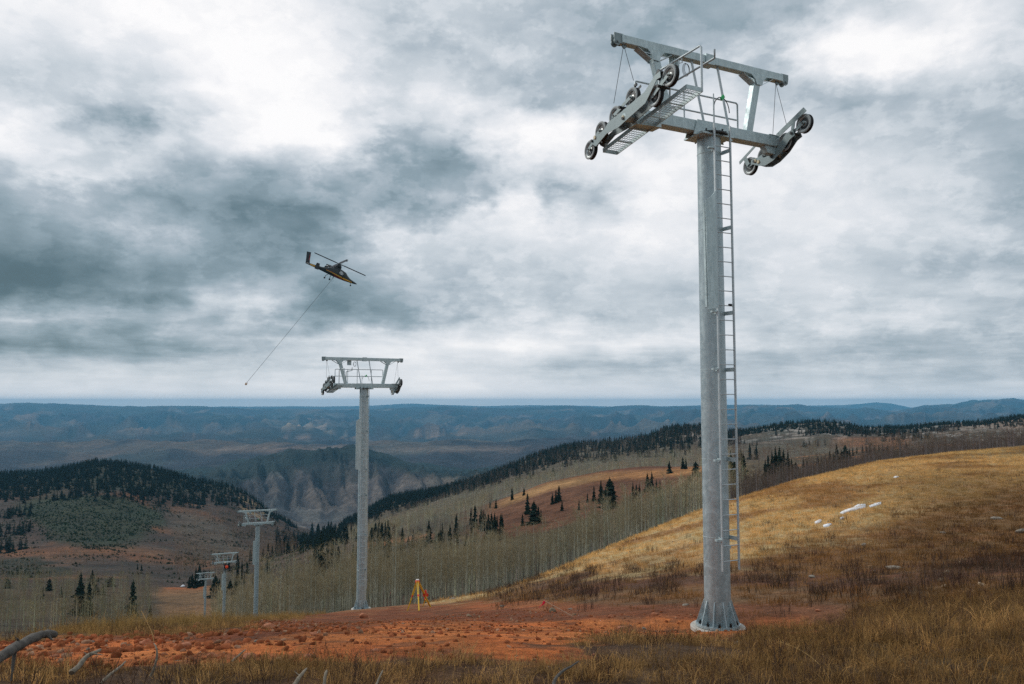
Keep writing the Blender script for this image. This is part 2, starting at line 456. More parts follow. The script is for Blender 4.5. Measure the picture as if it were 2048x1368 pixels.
C = lambda r, g, b: np.array([r, g, b], float)
def cover_color(X, Y, Z, d, px0):
    px, py = project(X, np.maximum(Y, .5), Z)
    px = np.where(Y > 1, px, px0)
    n = len(X)
    col = np.zeros((n, 3))
    dc = crest_d(px0)
    near = d < dc * 1.12
    nA = fbm(X * .09, Y * .09, 5, 11)
    nB = fbm(X * .6, Y * .6, 4, 12)
    nC = fbm(X * .006, Y * .006, 6, 13)
    nD = fbm(X * .0009, Y * .0009, 7, 14, .6)
    nE = fbm(X * .03, Y * .03, 5, 15)
    def lay(mask, c):
        nonlocal col
        mask = np.clip(mask, 0, 1)[:, None]
        col = col * (1 - mask) + c * mask
    # ---- near slope
    litter = C(.085, .052, .032)
    col[:] = litter
    lay(.8 * sm(nB, -.2, .5), C(.145, .088, .048))
    hill = sm(px, 800, 1000) * sm(py, 1225, 1190)
    lay(hill, C(.19, .11, .055))
    pyn = py + 26 * nA + 8 * nB
    goldy = np.interp(px, [850, 1000, 1200, 1400, 1500, 1600, 1750, 1900, 2048], [1213, 1195, 1150, 1128, 1120, 1085, 1060, 1010, 985])
    lay(sm(pyn, goldy + 14, goldy - 14), C(.46, .345, .17))
    lay(sm(pyn, goldy + 6, goldy - 30) * sm(nA, .0, .45) * .8, C(.29, .16, .075))
    lay(sm(px + 60 * nA, 1640, 1900) * sm(pyn, 900, 960) * hill * .75, C(.20, .115, .05))
    lay(.75 * sm(np.abs(pyn - np.interp(px, [950, 1100, 1400, 1700, 2048], [1190, 1170, 1160, 1165, 1140])), 26, 8) * sm(px, 960, 1050), C(.105, .05, .034))
    lay(sm(px, 1800, 1950) * sm(py, 925, 905), C(.20, .20, .13))
    lay(sm(px, 1550, 1900) * sm(py, 1170, 1230) * .7, C(.10, .075, .04))
    dm = dirt_mask(px, py, X, Y)
    dirt = C(.52, .17, .05)[None, :] * (1 + .45 * nB[:, None])
    lay(dm, dirt)
    lay(dm * sm(np.interp(px, [0, 480, 650, 800, 1000, 1300, 1800], [1262, 1290, 1262, 1246, 1246, 1238, 1225]) - py + 10 * nB, -4, 8), C(.19, .068, .032))
    lay(dm * .75 * sm(nA + .5 * nB, .1, .45), C(.17, .065, .032))
    lay(dm * .6 * sm(fbm(X * 1.7, Y * 1.7, 3, 91), .25, .5), C(.12, .06, .035))
    lay(sm(px, 470, 560) * sm(px, 1760, 1640) * sm(py, 1204, 1214) * sm(py, 1262, 1250) * (1 - dm) * .85, C(.21, .085, .042))
    # tracks of spoil running up the lower part of the slope
    lay(sm(px, 860, 960) * sm(1500 - px, 300, 420) * sm(np.abs(py - np.interp(px, [850, 1000, 1200], [1218, 1208, 1214]) + 6 * nB), 12, 3) * .7, C(.34, .12, .045))
    nearcol = col.copy()
    # ---- the valley and hills beyond
    col = np.zeros((n, 3))
    col[:] = C(.075, .062, .042)                                   # aspen floor
    mead = (d > 290) & (d < 640)
    mc = C(.15, .066, .035)
    lay(mead * sm(px + 40 * nE, 900, 990) * .9, mc)
    lay(mead * sm(px, 715, 745) * sm(px, 880, 850) * sm(np.abs(py + 3 * nE - np.interp(px, [720, 860], [1092, 1074])), 7, 3), C(.30, .12, .055))
    lay(mead * sm(px, 950, 1050) * sm(np.abs(py - np.interp(px, [950, 1100, 1200, 1400], [1022, 968, 950, 937]) - 4), 12, 4), C(.34, .19, .08))
    lay(mead * sm(px, 1450, 1500), C(.12, .095, .06))
    lay(mead * sm(px, 1560, 1600) * sm(nE, .1, .4) * .8, C(.28, .13, .06))
    # ski run below the towers
    run = (d > 100) & (d < 640)
    lay(run * sm(px + 12 * nE, 300, 335) * sm(px + 12 * nE, 452, 425), C(.19, .115, .06))
    lay(run * sm(px, 320, 345) * sm(px, 420, 400) * sm(np.abs(py - 1172 + 3 * nE), 8, 3), C(.33, .13, .05))
    # left hill
    L = (d > 380) & (d < 1600) & (px < 660)
    pxn, pyn = px + 26 * nC * 1.0, py + 16 * nC
    def blob(cx, cy, rx, ry, rot=0., soft=.35, wx=pxn, wy=pyn):
        c, s_ = math.cos(rot), math.sin(rot)
        ux, uy = (wx - cx), (wy - cy)
        q = ((ux * c + uy * s_) / rx) ** 2 + ((-ux * s_ + uy * c) / ry) ** 2
        return sm(q, 1 + soft, 1 - soft)
    lay(L * 1., C(.066, .050, .040))
    lay(L * sm(nE, .0, .4) * .6, C(.035, .036, .028))
    for b in [(120, 1105, 220, 14, .0), (330, 1118, 130, 12, .12), (110, 1150, 130, 8, .0), (390, 1030, 70, 12, .3), (240, 990, 45, 9, .1), (95, 988, 50, 6, .1),
              (170, 1100, 60, 12, .0), (240, 1020, 55, 6, .6), (110, 1082, 40, 8, 0), (480, 1100, 40, 6, .8), (330, 1060, 40, 8, .4), (380, 1000, 30, 6, .2), (270, 1003, 25, 4, .2)]:
        lay(L * blob(*b) * (.55 + .5 * nE), C(.165, .082, .04))
    lay(L * blob(170, 1038, 135, 46, .28), C(.030, .042, .024))
    lay(L * blob(265, 1020, 70, 20, .35), C(.030, .042, .024))
    lay(L * blob(60, 1135, 70, 16, .0), C(.032, .036, .024))
    lay(L * blob(160, 1075, 70, 16, .1) * .8, C(.03, .038, .022))
    lay(L * blob(420, 1080, 90, 40, .5) * .7, C(.10, .085, .065))
    lay(L * sm(pyn, 985, 965) * .85, C(.035, .045, .03))
    lay(L * blob(500, 1015, 40, 16, .7) * sm(nE, -.2, .2), C(.24, .18, .10))
    # right mid slope: conifer and aspen mix up to the rocky ridge
    R = (d > 640) & (d < 1700) & (px > 640)
    lay(R * 1., C(.12, .105, .075))
    lay(R * sm(px, 1000, 1200) * sm(py, 900, 880) * .8, C(.075, .075, .06))
    lay(R * sm(px, 1250, 1330) * sm(nE, .12, .3) * sm(py, 892, 870), C(.30, .28, .25))
    lay(R * sm(px, 1650, 1700) * sm(px, 1840, 1800) * sm(np.abs(py - 885), 14, 6), C(.24, .12, .06))
    lay(R * sm(px, 1880, 1960) * sm(py, 868, 850), C(.26, .22, .18))
    # spur across the canyon
    S = (d > 1700) & (d < 4300)
    lay(S * 1., C(.072, .074, .078))
    gul = .42 + .7 * gully(px0 / 50 + d / 1500, d / 760, 41)
    lay(S * sm(px, 480, 560) * sm(gul + .35 * nC, .42, .62) * sm(py, 925, 950), C(.135, .13, .12))
    lay(S * sm(px, 840, 900) * sm(gul + .3 * nC, .35, .6), C(.19, .17, .135))
    lay(S * sm(nD * 1.0 + .6 * nC, .25, .45) * .6, C(.04, .05, .04))
    ridge = np.interp(px, [380, 432, 502, 605, 664, 720, 800, 900, 2048], [965, 955, 930, 914, 911, 908, 935, 950, 950])
    lay(S * sm(py - ridge + 8 * nC, np.interp(px, [400, 600, 800], [46, 22, 12]), np.interp(px, [400, 600, 800], [34, 12, 4])), C(.025, .038, .032))
    # terraces and far country
    T = d >= 4300
    lay(T * 1., C(.040, .037, .040))
    g2 = gully(px0 / 75 - d / 6200, d / 3000, 43)
    lay(T * (d > 8000) * sm(g2 + .5 * nD, .1, -.4) * .85, C(.014, .026, .024))
    lay(T * (d > 8000) * sm(g2 + .8 * fbm(X * .0006, Y * .0006, 5, 33), .45, .8) * .55, C(.26, .20, .15))
    lay(T * sm(nD, .15, .4) * .7, C(.05, .055, .045))
    lay(T * sm(fbm(X * .0005, Y * .0005, 6, 21), .2, .45) * .5, C(.17, .13, .09))
    lay(T * (d > 7600) * blob(620, 856, 85, 15, .22) * sm(g2 + .6 * nD, -.3, .3) * .8, C(.34, .27, .19))  # sunlit far hill: the sunshine is painted into the cover colour as a paler patch
    lay(T * (d > 7600) * blob(870, 858, 60, 12, -.1) * sm(g2 + .6 * nD, -.1, .4) * .5, C(.30, .24, .17))
    lay(T * sm(np.abs(py - 899 - 3 * nD), 7, 2) * sm(px, 400, 470) * sm(px, 1120, 1000) * .6, C(.22, .17, .13))
    lay(T * (d > 12000) * sm(nD, .0, .3) * .8, C(.035, .045, .035))
    col = np.where(near[:, None], nearcol, col)
    mixw = sm(d, dc * 1.0, dc * 1.12)[:, None]
    col = np.where(near[:, None], nearcol * (1 - mixw) + C(.075, .062, .042) * mixw, col)
    return np.clip(col, .005, .9)

def grid_mesh(name, X, Y, Z, colr, mat, kind='structure', smooth=True):
    R_, C_ = X.shape
    me = bpy.data.meshes.new(name)
    nv = R_ * C_
    me.vertices.add(nv)
    me.vertices.foreach_set('co', np.stack([X, Y, Z], -1).reshape(-1).astype(np.float32))
    i = np.arange((R_ - 1) * (C_ - 1))
    r, c = i // (C_ - 1), i % (C_ - 1)
    a = r * C_ + c
    quads = np.stack([a, a + 1, a + 1 + C_, a + C_], 1).astype(np.int32)
    me.loops.add(quads.size)
    me.loops.foreach_set('vertex_index', quads.reshape(-1))
    me.polygons.add(len(quads))
    me.polygons.foreach_set('loop_start', np.arange(0, quads.size, 4, dtype=np.int32))
    me.polygons.foreach_set('use_smooth', np.ones(len(quads), bool))
    at = me.color_attributes.new('cover', 'FLOAT_COLOR', 'POINT')
    at.data.foreach_set('color', np.concatenate([colr.reshape(-1, 3), np.ones((nv, 1))], 1).reshape(-1).astype(np.float32))
    me.update(calc_edges=True)
    me.validate()
    me.materials.append(mat)
    o = bpy.data.objects.new(name, me)
    COL.objects.link(o)
    o['kind'] = kind
    return o

NCOL = 800
cs = np.concatenate([np.radians(np.array([-180, -150, -120, -95, -80, -65, -55, -48, -44])),
                     np.arctan(np.linspace(-.80, .80, NCOL)),
                     np.radians(np.array([44, 48, 55, 65, 80, 95, 120, 150, 180]))])
SUB = [14, 120, 90, 90, 100, 8, 14, 14, 34, 10, 34, 60, 8, 22, 56, 10, 40, 6, 46, 46, 5, 10, 3]
ae = np.clip(cs, -AZ_LIM, AZ_LIM)
over = np.clip((np.abs(cs) - AZ_LIM) / (math.pi - AZ_LIM), 0, 1)
pxc = (1024 + F * np.tan(ae)) * (1 - over) + 1024 * over
Dk, Zk = rows(pxc)
Dk[:, 0] = .4
ring = []
ends = []
for k in range(Dk.shape[1] - 1):
    ns = SUB[k]
    for s in range(ns):
        t = s / ns
        ring.append(np.exp(np.log(Dk[:, k]) * (1 - t) + np.log(Dk[:, k + 1]) * t))
    ends.append(len(ring))
ring.append(Dk[:, -1])
dep = np.array(ring)                                   # (R, C) effective depth
rad = dep / np.cos(ae)[None, :]
GXX = rad * np.sin(cs)[None, :]
GYY = rad * np.cos(cs)[None, :]
GZZ = height(GXX.ravel(), GYY.ravel()).reshape(GXX.shape)
cc = cover_color(GXX.ravel(), GYY.ravel(), GZZ.ravel(), dep.ravel(), np.broadcast_to(pxc[None, :], dep.shape).ravel()).reshape(*GXX.shape, 3)
def cut(name, r0, r1, mat):
    return grid_mesh(name, GXX[r0:r1 + 1], GYY[r0:r1 + 1], GZZ[r0:r1 + 1], cc[r0:r1 + 1], mat)
cut('ground', 0, ends[4], M_NEAR)
cut('valley', ends[4], ends[9], M_MID)
cut('hills', ends[9], ends[11], M_MID)
cut('canyon_terrain', ends[11], ends[15], M_FAR)
cut('far_hills', ends[15], ends[19], M_FAR)
cut('mountains', ends[19], len(ring) - 1, M_FAR)

# ------------------------------------------------------------------ air
def haze_box():
    m, t = material('air')
    v = t.n('ShaderNodeVolumePrincipled', None, Color=(*HAZE_COLOR, 1), Density=HAZE_DENSITY, Anisotropy=0.0)
    t.n('ShaderNodeOutputMaterial', None, Volume=v.outputs[0])
    me = bpy.data.meshes.new('haze')
    zb = float(GZZ.min()) - 5
    zt = max(float(GZZ.max()) + 4, 46.0)
    rr = float(rad.max()) + 200
    bm = bmesh.new()
    bmesh.ops.create_cube(bm, size=1)
    for vv in bm.verts:
        vv.co = Vector((vv.co.x * 2 * rr, 30100 if vv.co.y > 0 else -rr, zt if vv.co.z > 0 else zb))
    bm.to_mesh(me)
    me.materials.append(m)
    o = bpy.data.objects.new('haze', me)
    COL.objects.link(o)
    o['kind'] = 'stuff'
haze_box()

# ------------------------------------------------------------------ mesh helper
class MB:
    def __init__(s):
        s.v, s.f, s.mi, s.sm = [], [], [], []
    def add(s, verts, faces, mi=0, smooth=False):
        b = len(s.v)
        s.v.extend([tuple(v) for v in verts])
        for f in faces:
            s.f.append([b + i for i in f])
            s.mi.append(mi)
            s.sm.append(smooth)
    def bar(s, p0, p1, w, h, up=(0, 0, 1), ch=0.0, mi=0):
        """rectangular bar from p0 to p1, w across, h along up; ch chamfers the long edges"""
        p0, p1 = Vector(p0), Vector(p1)
        d = (p1 - p0).normalized()
        up = Vector(up)
        x = d.cross(up)
        if x.length < 1e-5:
            x = d.cross(Vector((1, 0, 0)))
        x.normalize()
        u = x.cross(d).normalized()
        a, b = w / 2, h / 2
        if ch > 0:
            sec = [(-a + ch, -b), (a - ch, -b), (a, -b + ch), (a, b - ch), (a - ch, b), (-a + ch, b), (-a, b - ch), (-a, -b + ch)]
        else:
            sec = [(-a, -b), (a, -b), (a, b), (-a, b)]
        n = len(sec)
        vs = [p0 + x * q[0] + u * q[1] for q in sec] + [p1 + x * q[0] + u * q[1] for q in sec]
        fs = [[i, (i + 1) % n, (i + 1) % n + n, i + n] for i in range(n)] + [list(range(n))[::-1], list(range(n, 2 * n))]
        s.add(vs, fs, mi)
    def tube(s, pts, r, n=8, mi=0, closed=False, r1=None, cap=True, smooth=True):
        pts = [Vector(p) for p in pts]
        m = len(pts)
        vs = []
        ref = None
        for i, p in enumerate(pts):
            if closed:
                d = (pts[(i + 1) % m] - pts[i - 1])
            else:
                d = pts[min(i + 1, m - 1)] - pts[max(i - 1, 0)]
            d.normalize()
            if ref is None:
                ref = Vector((0, 0, 1)) if abs(d.z) < .9 else Vector((1, 0, 0))
            x = d.cross(ref).normalized()
            y = x.cross(d).normalized()
            ref = y
            rr = r if r1 is None else r + (r1 - r) * i / (m - 1)
            if isinstance(r, (list, tuple)):
                rr = r[i]
            for k in range(n):
                a = 2 * math.pi * k / n
                vs.append(p + x * (rr * math.cos(a)) + y * (rr * math.sin(a)))
        fs = []
        for i in range(m if closed else m - 1):
            j = (i + 1) % m
            for k in range(n):
                l = (k + 1) % n
                fs.append([i * n + k, j * n + k, j * n + l, i * n + l])
        s.add(vs, fs, mi, smooth)
        if cap and not closed:
            s.add(vs[:n], [list(range(n))], mi)
            s.add(vs[-n:], [list(range(n))[::-1]], mi)
    def prism(s, poly, o, ax, ay, an, t, mi=0):
        """2D polygon in plane (o, ax, ay), thickness t centred along an"""
        o, ax, ay, an = Vector(o), Vector(ax), Vector(ay), Vector(an)
        n = len(poly)
        vs = [o + ax * p[0] + ay * p[1] - an * (t / 2) for p in poly] + [o + ax * p[0] + ay * p[1] + an * (t / 2) for p in poly]
        fs = [[i, (i + 1) % n, (i + 1) % n + n, i + n] for i in range(n)] + [list(range(n))[::-1], list(range(n, 2 * n))]
        s.add(vs, fs, mi)
    def lathe(s, prof, o=(0, 0, 0), axis=(0, 0, 1), n=24, mi=0, smooth=False):
        """profile of (radius, height) turned round an axis"""
        o, ax = Vector(o), Vector(axis).normalized()
        ref = Vector((0, 0, 1)) if abs(ax.z) < .9 else Vector((1, 0, 0))
        x = ax.cross(ref).normalized()
        y = ax.cross(x).normalized()
        vs = []
        for r, h in prof:
            for k in range(n):
                a = 2 * math.pi * k / n
                vs.append(o + ax * h + x * (r * math.cos(a)) + y * (r * math.sin(a)))
        fs = []
        for i in range(len(prof) - 1):
            for k in range(n):
                l = (k + 1) % n
                fs.append([i * n + k, i * n + l, (i + 1) * n + l, (i + 1) * n + k])
        s.add(vs, fs, mi, smooth)
    def mesh(s, name, mats, fix=True):
        me = bpy.data.meshes.new(name)
        me.from_pydata(s.v, [], s.f)
        for m in (mats if isinstance(mats, (list, tuple)) else [mats]):
            me.materials.append(m)
        me.polygons.foreach_set('material_index', s.mi)
        me.polygons.foreach_set('use_smooth', s.sm)
        if fix:
            bm = bmesh.new()
            bm.from_mesh(me)
            bmesh.ops.recalc_face_normals(bm, faces=bm.faces)
            bm.to_mesh(me)
            bm.free()
        me.update()
        return me
    def build(s, name, mats, parent=None, loc=None):
        return put(name, s.mesh(name, mats), parent, loc)
def put(name, me, parent=None, loc=None, rotz=None):
    o = bpy.data.objects.new(name, me)
    COL.objects.link(o)
    if parent is not None:
        o.parent = parent
    if loc is not None:
        o.location = loc
    if rotz is not None:
        o.rotation_euler = (0, 0, rotz)
    return o
def tag(o, label, cat, group=None):
    o['label'] = label
    o['category'] = cat
    if group:
        o['group'] = group
    return o
def thing(name, label, cat, loc=(0, 0, 0), rotz=0, group=None):
    o = bpy.data.objects.new(name, None)
    COL.objects.link(o)
    o.location = loc
    o.rotation_euler = (0, 0, rotz)
    return tag(o, label, cat, group)

# ------------------------------------------------------------------ materials for objects
def simple(name, color, rough=.6, metal=0.0, var=.15, scale=6.0, bump=0.0, bscale=20.0, spec=.4, coords='Object'):
    m, t = material(name)
    co = t.n('ShaderNodeTexCoord').outputs[coords]
    n = t.n('ShaderNodeTexNoise', None, Vector=co, Scale=scale, Detail=6.0, Roughness=.65).outputs[0]
    f = t.ss(n, .25, .75, 1 - var, 1 + var, 'LINEAR')
    comb = t.n('ShaderNodeCombineColor', None, i0=f, i1=f, i2=f).outputs[0]
    c = t.mixc(1.0, (*color, 1), comb, 'MULTIPLY')
    b = t.n('ShaderNodeBsdfPrincipled', None, Base_Color=c, Roughness=t.ss(n, .2, .8, max(rough - .12, .05), min(rough + .12, 1), 'LINEAR'), Metallic=metal)
    b.inputs['Specular IOR Level'].default_value = spec
    if bump:
        bn = t.n('ShaderNodeTexNoise', None, Vector=co, Scale=bscale, Detail=8.0, Roughness=.6).outputs[0]
        b_ = t.n('ShaderNodeBump', None, Strength=.8, Distance=bump, Height=bn).outputs[0]
        t.t.links.new(b_, b.inputs['Normal'])
    t.n('ShaderNodeOutputMaterial', None, Surface=b.outputs[0])
    return m
def galvanised(name, base, dark, metal, rough, sc=1.0):
    m, t = material(name)
    co = t.n('ShaderNodeTexCoord').outputs['Object']
    mp = t.n('ShaderNodeMapping', None, i0=co)
    mp.inputs['Scale'].default_value = (3.0, 3.0, .35)
    streak = t.n('ShaderNodeTexNoise', None, Vector=mp.outputs[0], Scale=4.0 * sc, Detail=7.0, Roughness=.7, Distortion=.6).outputs[0]
    mot = t.n('ShaderNodeTexNoise', None, Vector=co, Scale=5.0 * sc, Detail=8.0, Roughness=.65, Distortion=1.2).outputs[0]
    span = t.n('ShaderNodeTexVoronoi', None, Vector=co, Scale=60.0 * sc).outputs['Color']
    sp = t.n('ShaderNodeSeparateColor', None, i0=span).outputs[0]
    f = t.m('ADD', t.m('MULTIPLY', streak, .4), t.m('ADD', t.m('MULTIPLY', mot, .55), t.m('MULTIPLY', sp, .05)))
    c = t.ramp(f, [(.36, dark), (.47, tuple(.5 * (a + b) for a, b in zip(dark, base))), (.54, base), (.66, tuple(min(a * 1.25, .9) for a in base))])
    b = t.n('ShaderNodeBsdfPrincipled', None, Base_Color=c, Roughness=t.ss(mot, .3, .7, rough - .1, rough + .15, 'LINEAR'), Metallic=metal)
    t.n('ShaderNodeOutputMaterial', None, Surface=b.outputs[0])
    bn = t.n('ShaderNodeTexNoise', None, Vector=co, Scale=7.0 * sc, Detail=4.0).outputs[0]
    b_ = t.n('ShaderNodeBump', None, Strength=.5, Distance=.006, Height=bn).outputs[0]
    t.t.links.new(b_, b.inputs['Normal'])
    return m
M_GALV = galvanised('galvanised_steel', (.42, .51, .535), (.31, .385, .41), .35, .40)
M_GALV2 = galvanised('galvanised_beam', (.48, .585, .60), (.33, .42, .435), .3, .46, 1.4)
M_PIPE = simple('galvanised_pipe', (.46, .52, .54), .45, .35, .12, 9)
M_PLATE = simple('grey_painted_plate', (.22, .28, .29), .5, .3, .25, 9, .002, 30)
M_DARKSTEEL = simple('dark_weathered_steel', (.055, .06, .062), .55, .4, .3, 9)
M_RUBBER = simple('black_rubber', (.018, .019, .02), .75, 0, .3, 12)
M_RIM = simple('wheel_rim_alloy', (.38, .41, .41), .45, .5, .12, 12)
M_TYREGREY = simple('sheave_liner_grey', (.33, .36, .36), .6, .1, .2, 12)
M_BOLT = simple('black_bolt', (.015, .015, .016), .5, .3, .2)
M_BRASS = simple('pale_pivot_cap', (.55, .48, .33), .5, .2, .2)
M_CONC = simple('concrete', (.50, .47, .42), .9, 0, .18, 5, .006, 30)
M_GREEN = simple('green_tape', (.02, .45, .13), .5, 0, .1)
M_CABLE = simple('steel_cable', (.05, .055, .06), .6, .5, .1)

# ------------------------------------------------------------------ lift towers
MESH = {}
def cached(key, fn):
    if key not in MESH:
        MESH[key] = fn()
    return MESH[key]
RADB, RADT = .262, .246
HEADZ = 10.07        # pole height of the near tower
TR_L = dict(X=-2.05, wheels=[(-1.36, 10.49), (-.90, 10.26), (-.17, 10.48), (.42, 10.30), (.95, 10.15), (1.38, 9.87)])
TR_R = dict(X=1.90, wheels=[(-.84, 10.38), (-.30, 10.13), (.32, 10.00), (.78, 9.89)])
WR = .205

def sheave_mesh():
    m = MB()
    R, w = WR, .055
    # alloy rim with a dished web and hub, on the X axis
    m.lathe([(.0, .030), (.035, .036), (.035, .020), (.060, .014), (.118, .012), (.140, .034), (.158, .040), (.158, -.040), (.140, -.034),
             (.118, -.012), (.060, -.014), (.035, -.020), (.035, -.036), (.0, -.030)], axis=(1, 0, 0), n=28)
    return m.mesh('sheave', M_RIM)
def liner_mesh():
    m = MB()
    R, w = WR, .05
    m.lathe([(.159, .048), (.186, .052), (R, .040), (R - .012, .028), (R - .022, .0), (R - .012, -.028), (R, -.040), (.186, -.052), (.159, -.048), (.159, .048)],
            axis=(1, 0, 0), n=28)
    me = m.mesh('tyre', [M_TYREGREY, M_RUBBER])
    for p in me.polygons:
        if abs(p.normal.x) < .75:
            p.material_index = 1
    return me
def webdark_mesh():
    m = MB()
    m.lathe([(.062, .0165), (.116, .0145)], axis=(1, 0, 0), n=24)
    m.lathe([(.062, -.0165), (.116, -.0145)], axis=(1, 0, 0), n=24)
    return m.mesh('dark_web', M_DARKSTEEL)

def train(par, cfg, sx):
    """a row of cable wheels with its rocker plates; sx = +1 when the outer side is +X"""
    X = cfg['X']
    W = cfg['wheels']
    t = bpy.data.objects.new('sheave_assembly', None)
    COL.objects.link(t)
    t.parent = par
    for (y, z) in W:
        s = put('sheave', cached('sheave', sheave_mesh), t, (X, y, z))
        # wheel liner and dished web are finer pieces of the same wheel
    for (y, z) in W:
        put('tyre', cached('tyre', liner_mesh), t, (X, y, z))
        put('wheel_web', cached('web', webdark_mesh), t, (X, y, z))
    ax, ay, an = (0, 1, 0), (0, 0, 1), (1, 0, 0)
    def link(a, b, off, wd, mat, name, ext=.05, key=None):
        def mk():
            m = MB()
            dy, dz = b[0] - a[0], b[1] - a[1]
            L = math.hypot(dy, dz)
            uy, uz = dy / L, dz / L
            pts = []
            q = wd / 2
            for (s_, r_) in ((-ext, -q * .6), (-ext, q * .6), (0, q), (L, q), (L + ext, q * .6), (L + ext, -q * .6), (L, -q), (0, -q)):
                pts.append((a[0] + uy * s_ - uz * r_, a[1] + uz * s_ + uy * r_))
            m.prism(pts, (X - off, 0, 0), ax, ay, an, .010)
            return m.mesh(name, mat)
        put(name, cached(key, mk), t)
        put(name, cached(key, mk), t, (2 * off, 0, 0))
    n = len(W)
    for i in range(0, n, 2):
        link(W[i], W[i + 1], .068, .075, M_PLATE, 'rocker_plate', key=('rocker', X, i))
    # pivots of the pairs
    piv = [((W[i][0] + W[i + 1][0]) / 2, (W[i][1] + W[i + 1][1]) / 2) for i in range(0, n, 2)]
    if n == 6:
        prof_lo = [(-1.20, 10.50), (-1.08, 10.50), (-.72, 10.17), (.20, 9.98), (.62, 9.98), (1.02, 9.83), (1.18, 9.93)]
        prof_hi = [(1.20, 10.00), (1.02, 10.04), (.70, 10.10), (.55, 10.20), (.10, 10.26), (-.70, 10.40), (-1.02, 10.60), (-1.18, 10.62)]
    else:
        prof_lo = [(-.66, 10.17), (-.52, 10.12), (-.30, 9.93), (-.02, 9.79), (.22, 9.74), (.42, 9.79), (.62, 9.88)]
        prof_hi = [(.66, 9.97), (.52, 10.00), (.24, 9.93), (.0, 9.95), (-.18, 10.06), (-.40, 10.27), (-.60, 10.32)]
    def mkmain():
        m = MB()
        m.prism(prof_lo + prof_hi, (X - .105, 0, 0), ax, ay, an, .012)
        return m.mesh('main_beam', M_PLATE)
    put('main_beam', cached(('mainbeam', X), mkmain), t)
    put('main_beam', cached(('mainbeam', X), mkmain), t, (.21, 0, 0))
    def mkpin(r_, hl):
        m = MB()
        m.tube([(-hl, 0, 0), (hl, 0, 0)], r_, 10)
        return m.mesh('pivot_pin', M_DARKSTEEL)
    for (y, z) in piv + [(.02, 10.13 if n == 6 else 9.90)]:
        put('pivot_pin', cached('pinA', lambda: mkpin(.030, .14)), t, (X, y, z - .02))
    for (y, z) in W:
        put('axle', cached('pinB', lambda: mkpin(.020, .085)), t, (X, y, z))
    def mkcap():
        m = MB()
        m.lathe([(0, .02), (.035, .02), (.045, 0)], (0, 0, 0), (-1, 0, 0), 12)
        return m.mesh('pivot_cap', M_BRASS)
    for (y, z) in ((.02, 10.13) if n == 6 else (.52, 9.93), (W[-2][0] + .1, W[-2][1] - .12)):
        put('pivot_cap', cached('cap', mkcap), t, (X - .112, y, z))
    # cable catcher bars above or beside the wheels
    def bars(name, key, mat, fn):
        def mk():
            m = MB()
            fn(m)
            return m.mesh(name, mat)
        put(name, cached(key, mk), t)
    if n == 6:
        bars('cable_catcher', 'cc1', M_DARKSTEEL, lambda m: m.bar((X + .10, -.30, 10.70), (X + .10, .60, 10.42), .012, .05))
        bars('end_block', 'cc2', M_DARKSTEEL, lambda m: m.bar((X + .08, 1.02, 10.02), (X + .08, 1.12, 9.92), .05, .09))
        bars('end_block', 'cc3', M_DARKSTEEL, lambda m: m.bar((X - .02, -1.10, 10.68), (X - .02, -.98, 10.56), .10, .10))
        bars('stop_bolt', 'cc4', M_DARKSTEEL, lambda m: m.bar((X, -.30, 10.72), (X, -.22, 10.70), .03, .05))
    else:
        bars('cable_catcher', 'cc5', M_PLATE, lambda m: m.prism([(-.98, 10.60), (-.90, 10.70), (-.12, 10.36), (-.10, 10.28), (-.16, 10.26)], (X - .09, 0, 0), ax, ay, an, .012))
        bars('cable_catcher', 'cc6', M_PLATE, lambda m: m.prism([(.40, 10.32), (.44, 10.36), (1.05, 10.06), (1.04, 9.99)], (X - .09, 0, 0), ax, ay, an, .012))
        bars('catcher_arm', 'cc7', M_PLATE, lambda m: m.bar((X - .09, -.62, 10.48), (X - .09, -.55, 10.16), .01, .09))
        bars('catcher_arm', 'cc8', M_PLATE, lambda m: m.bar((X - .09, .86, 10.08), (X - .09, .76, 9.90), .01, .10))
    return t

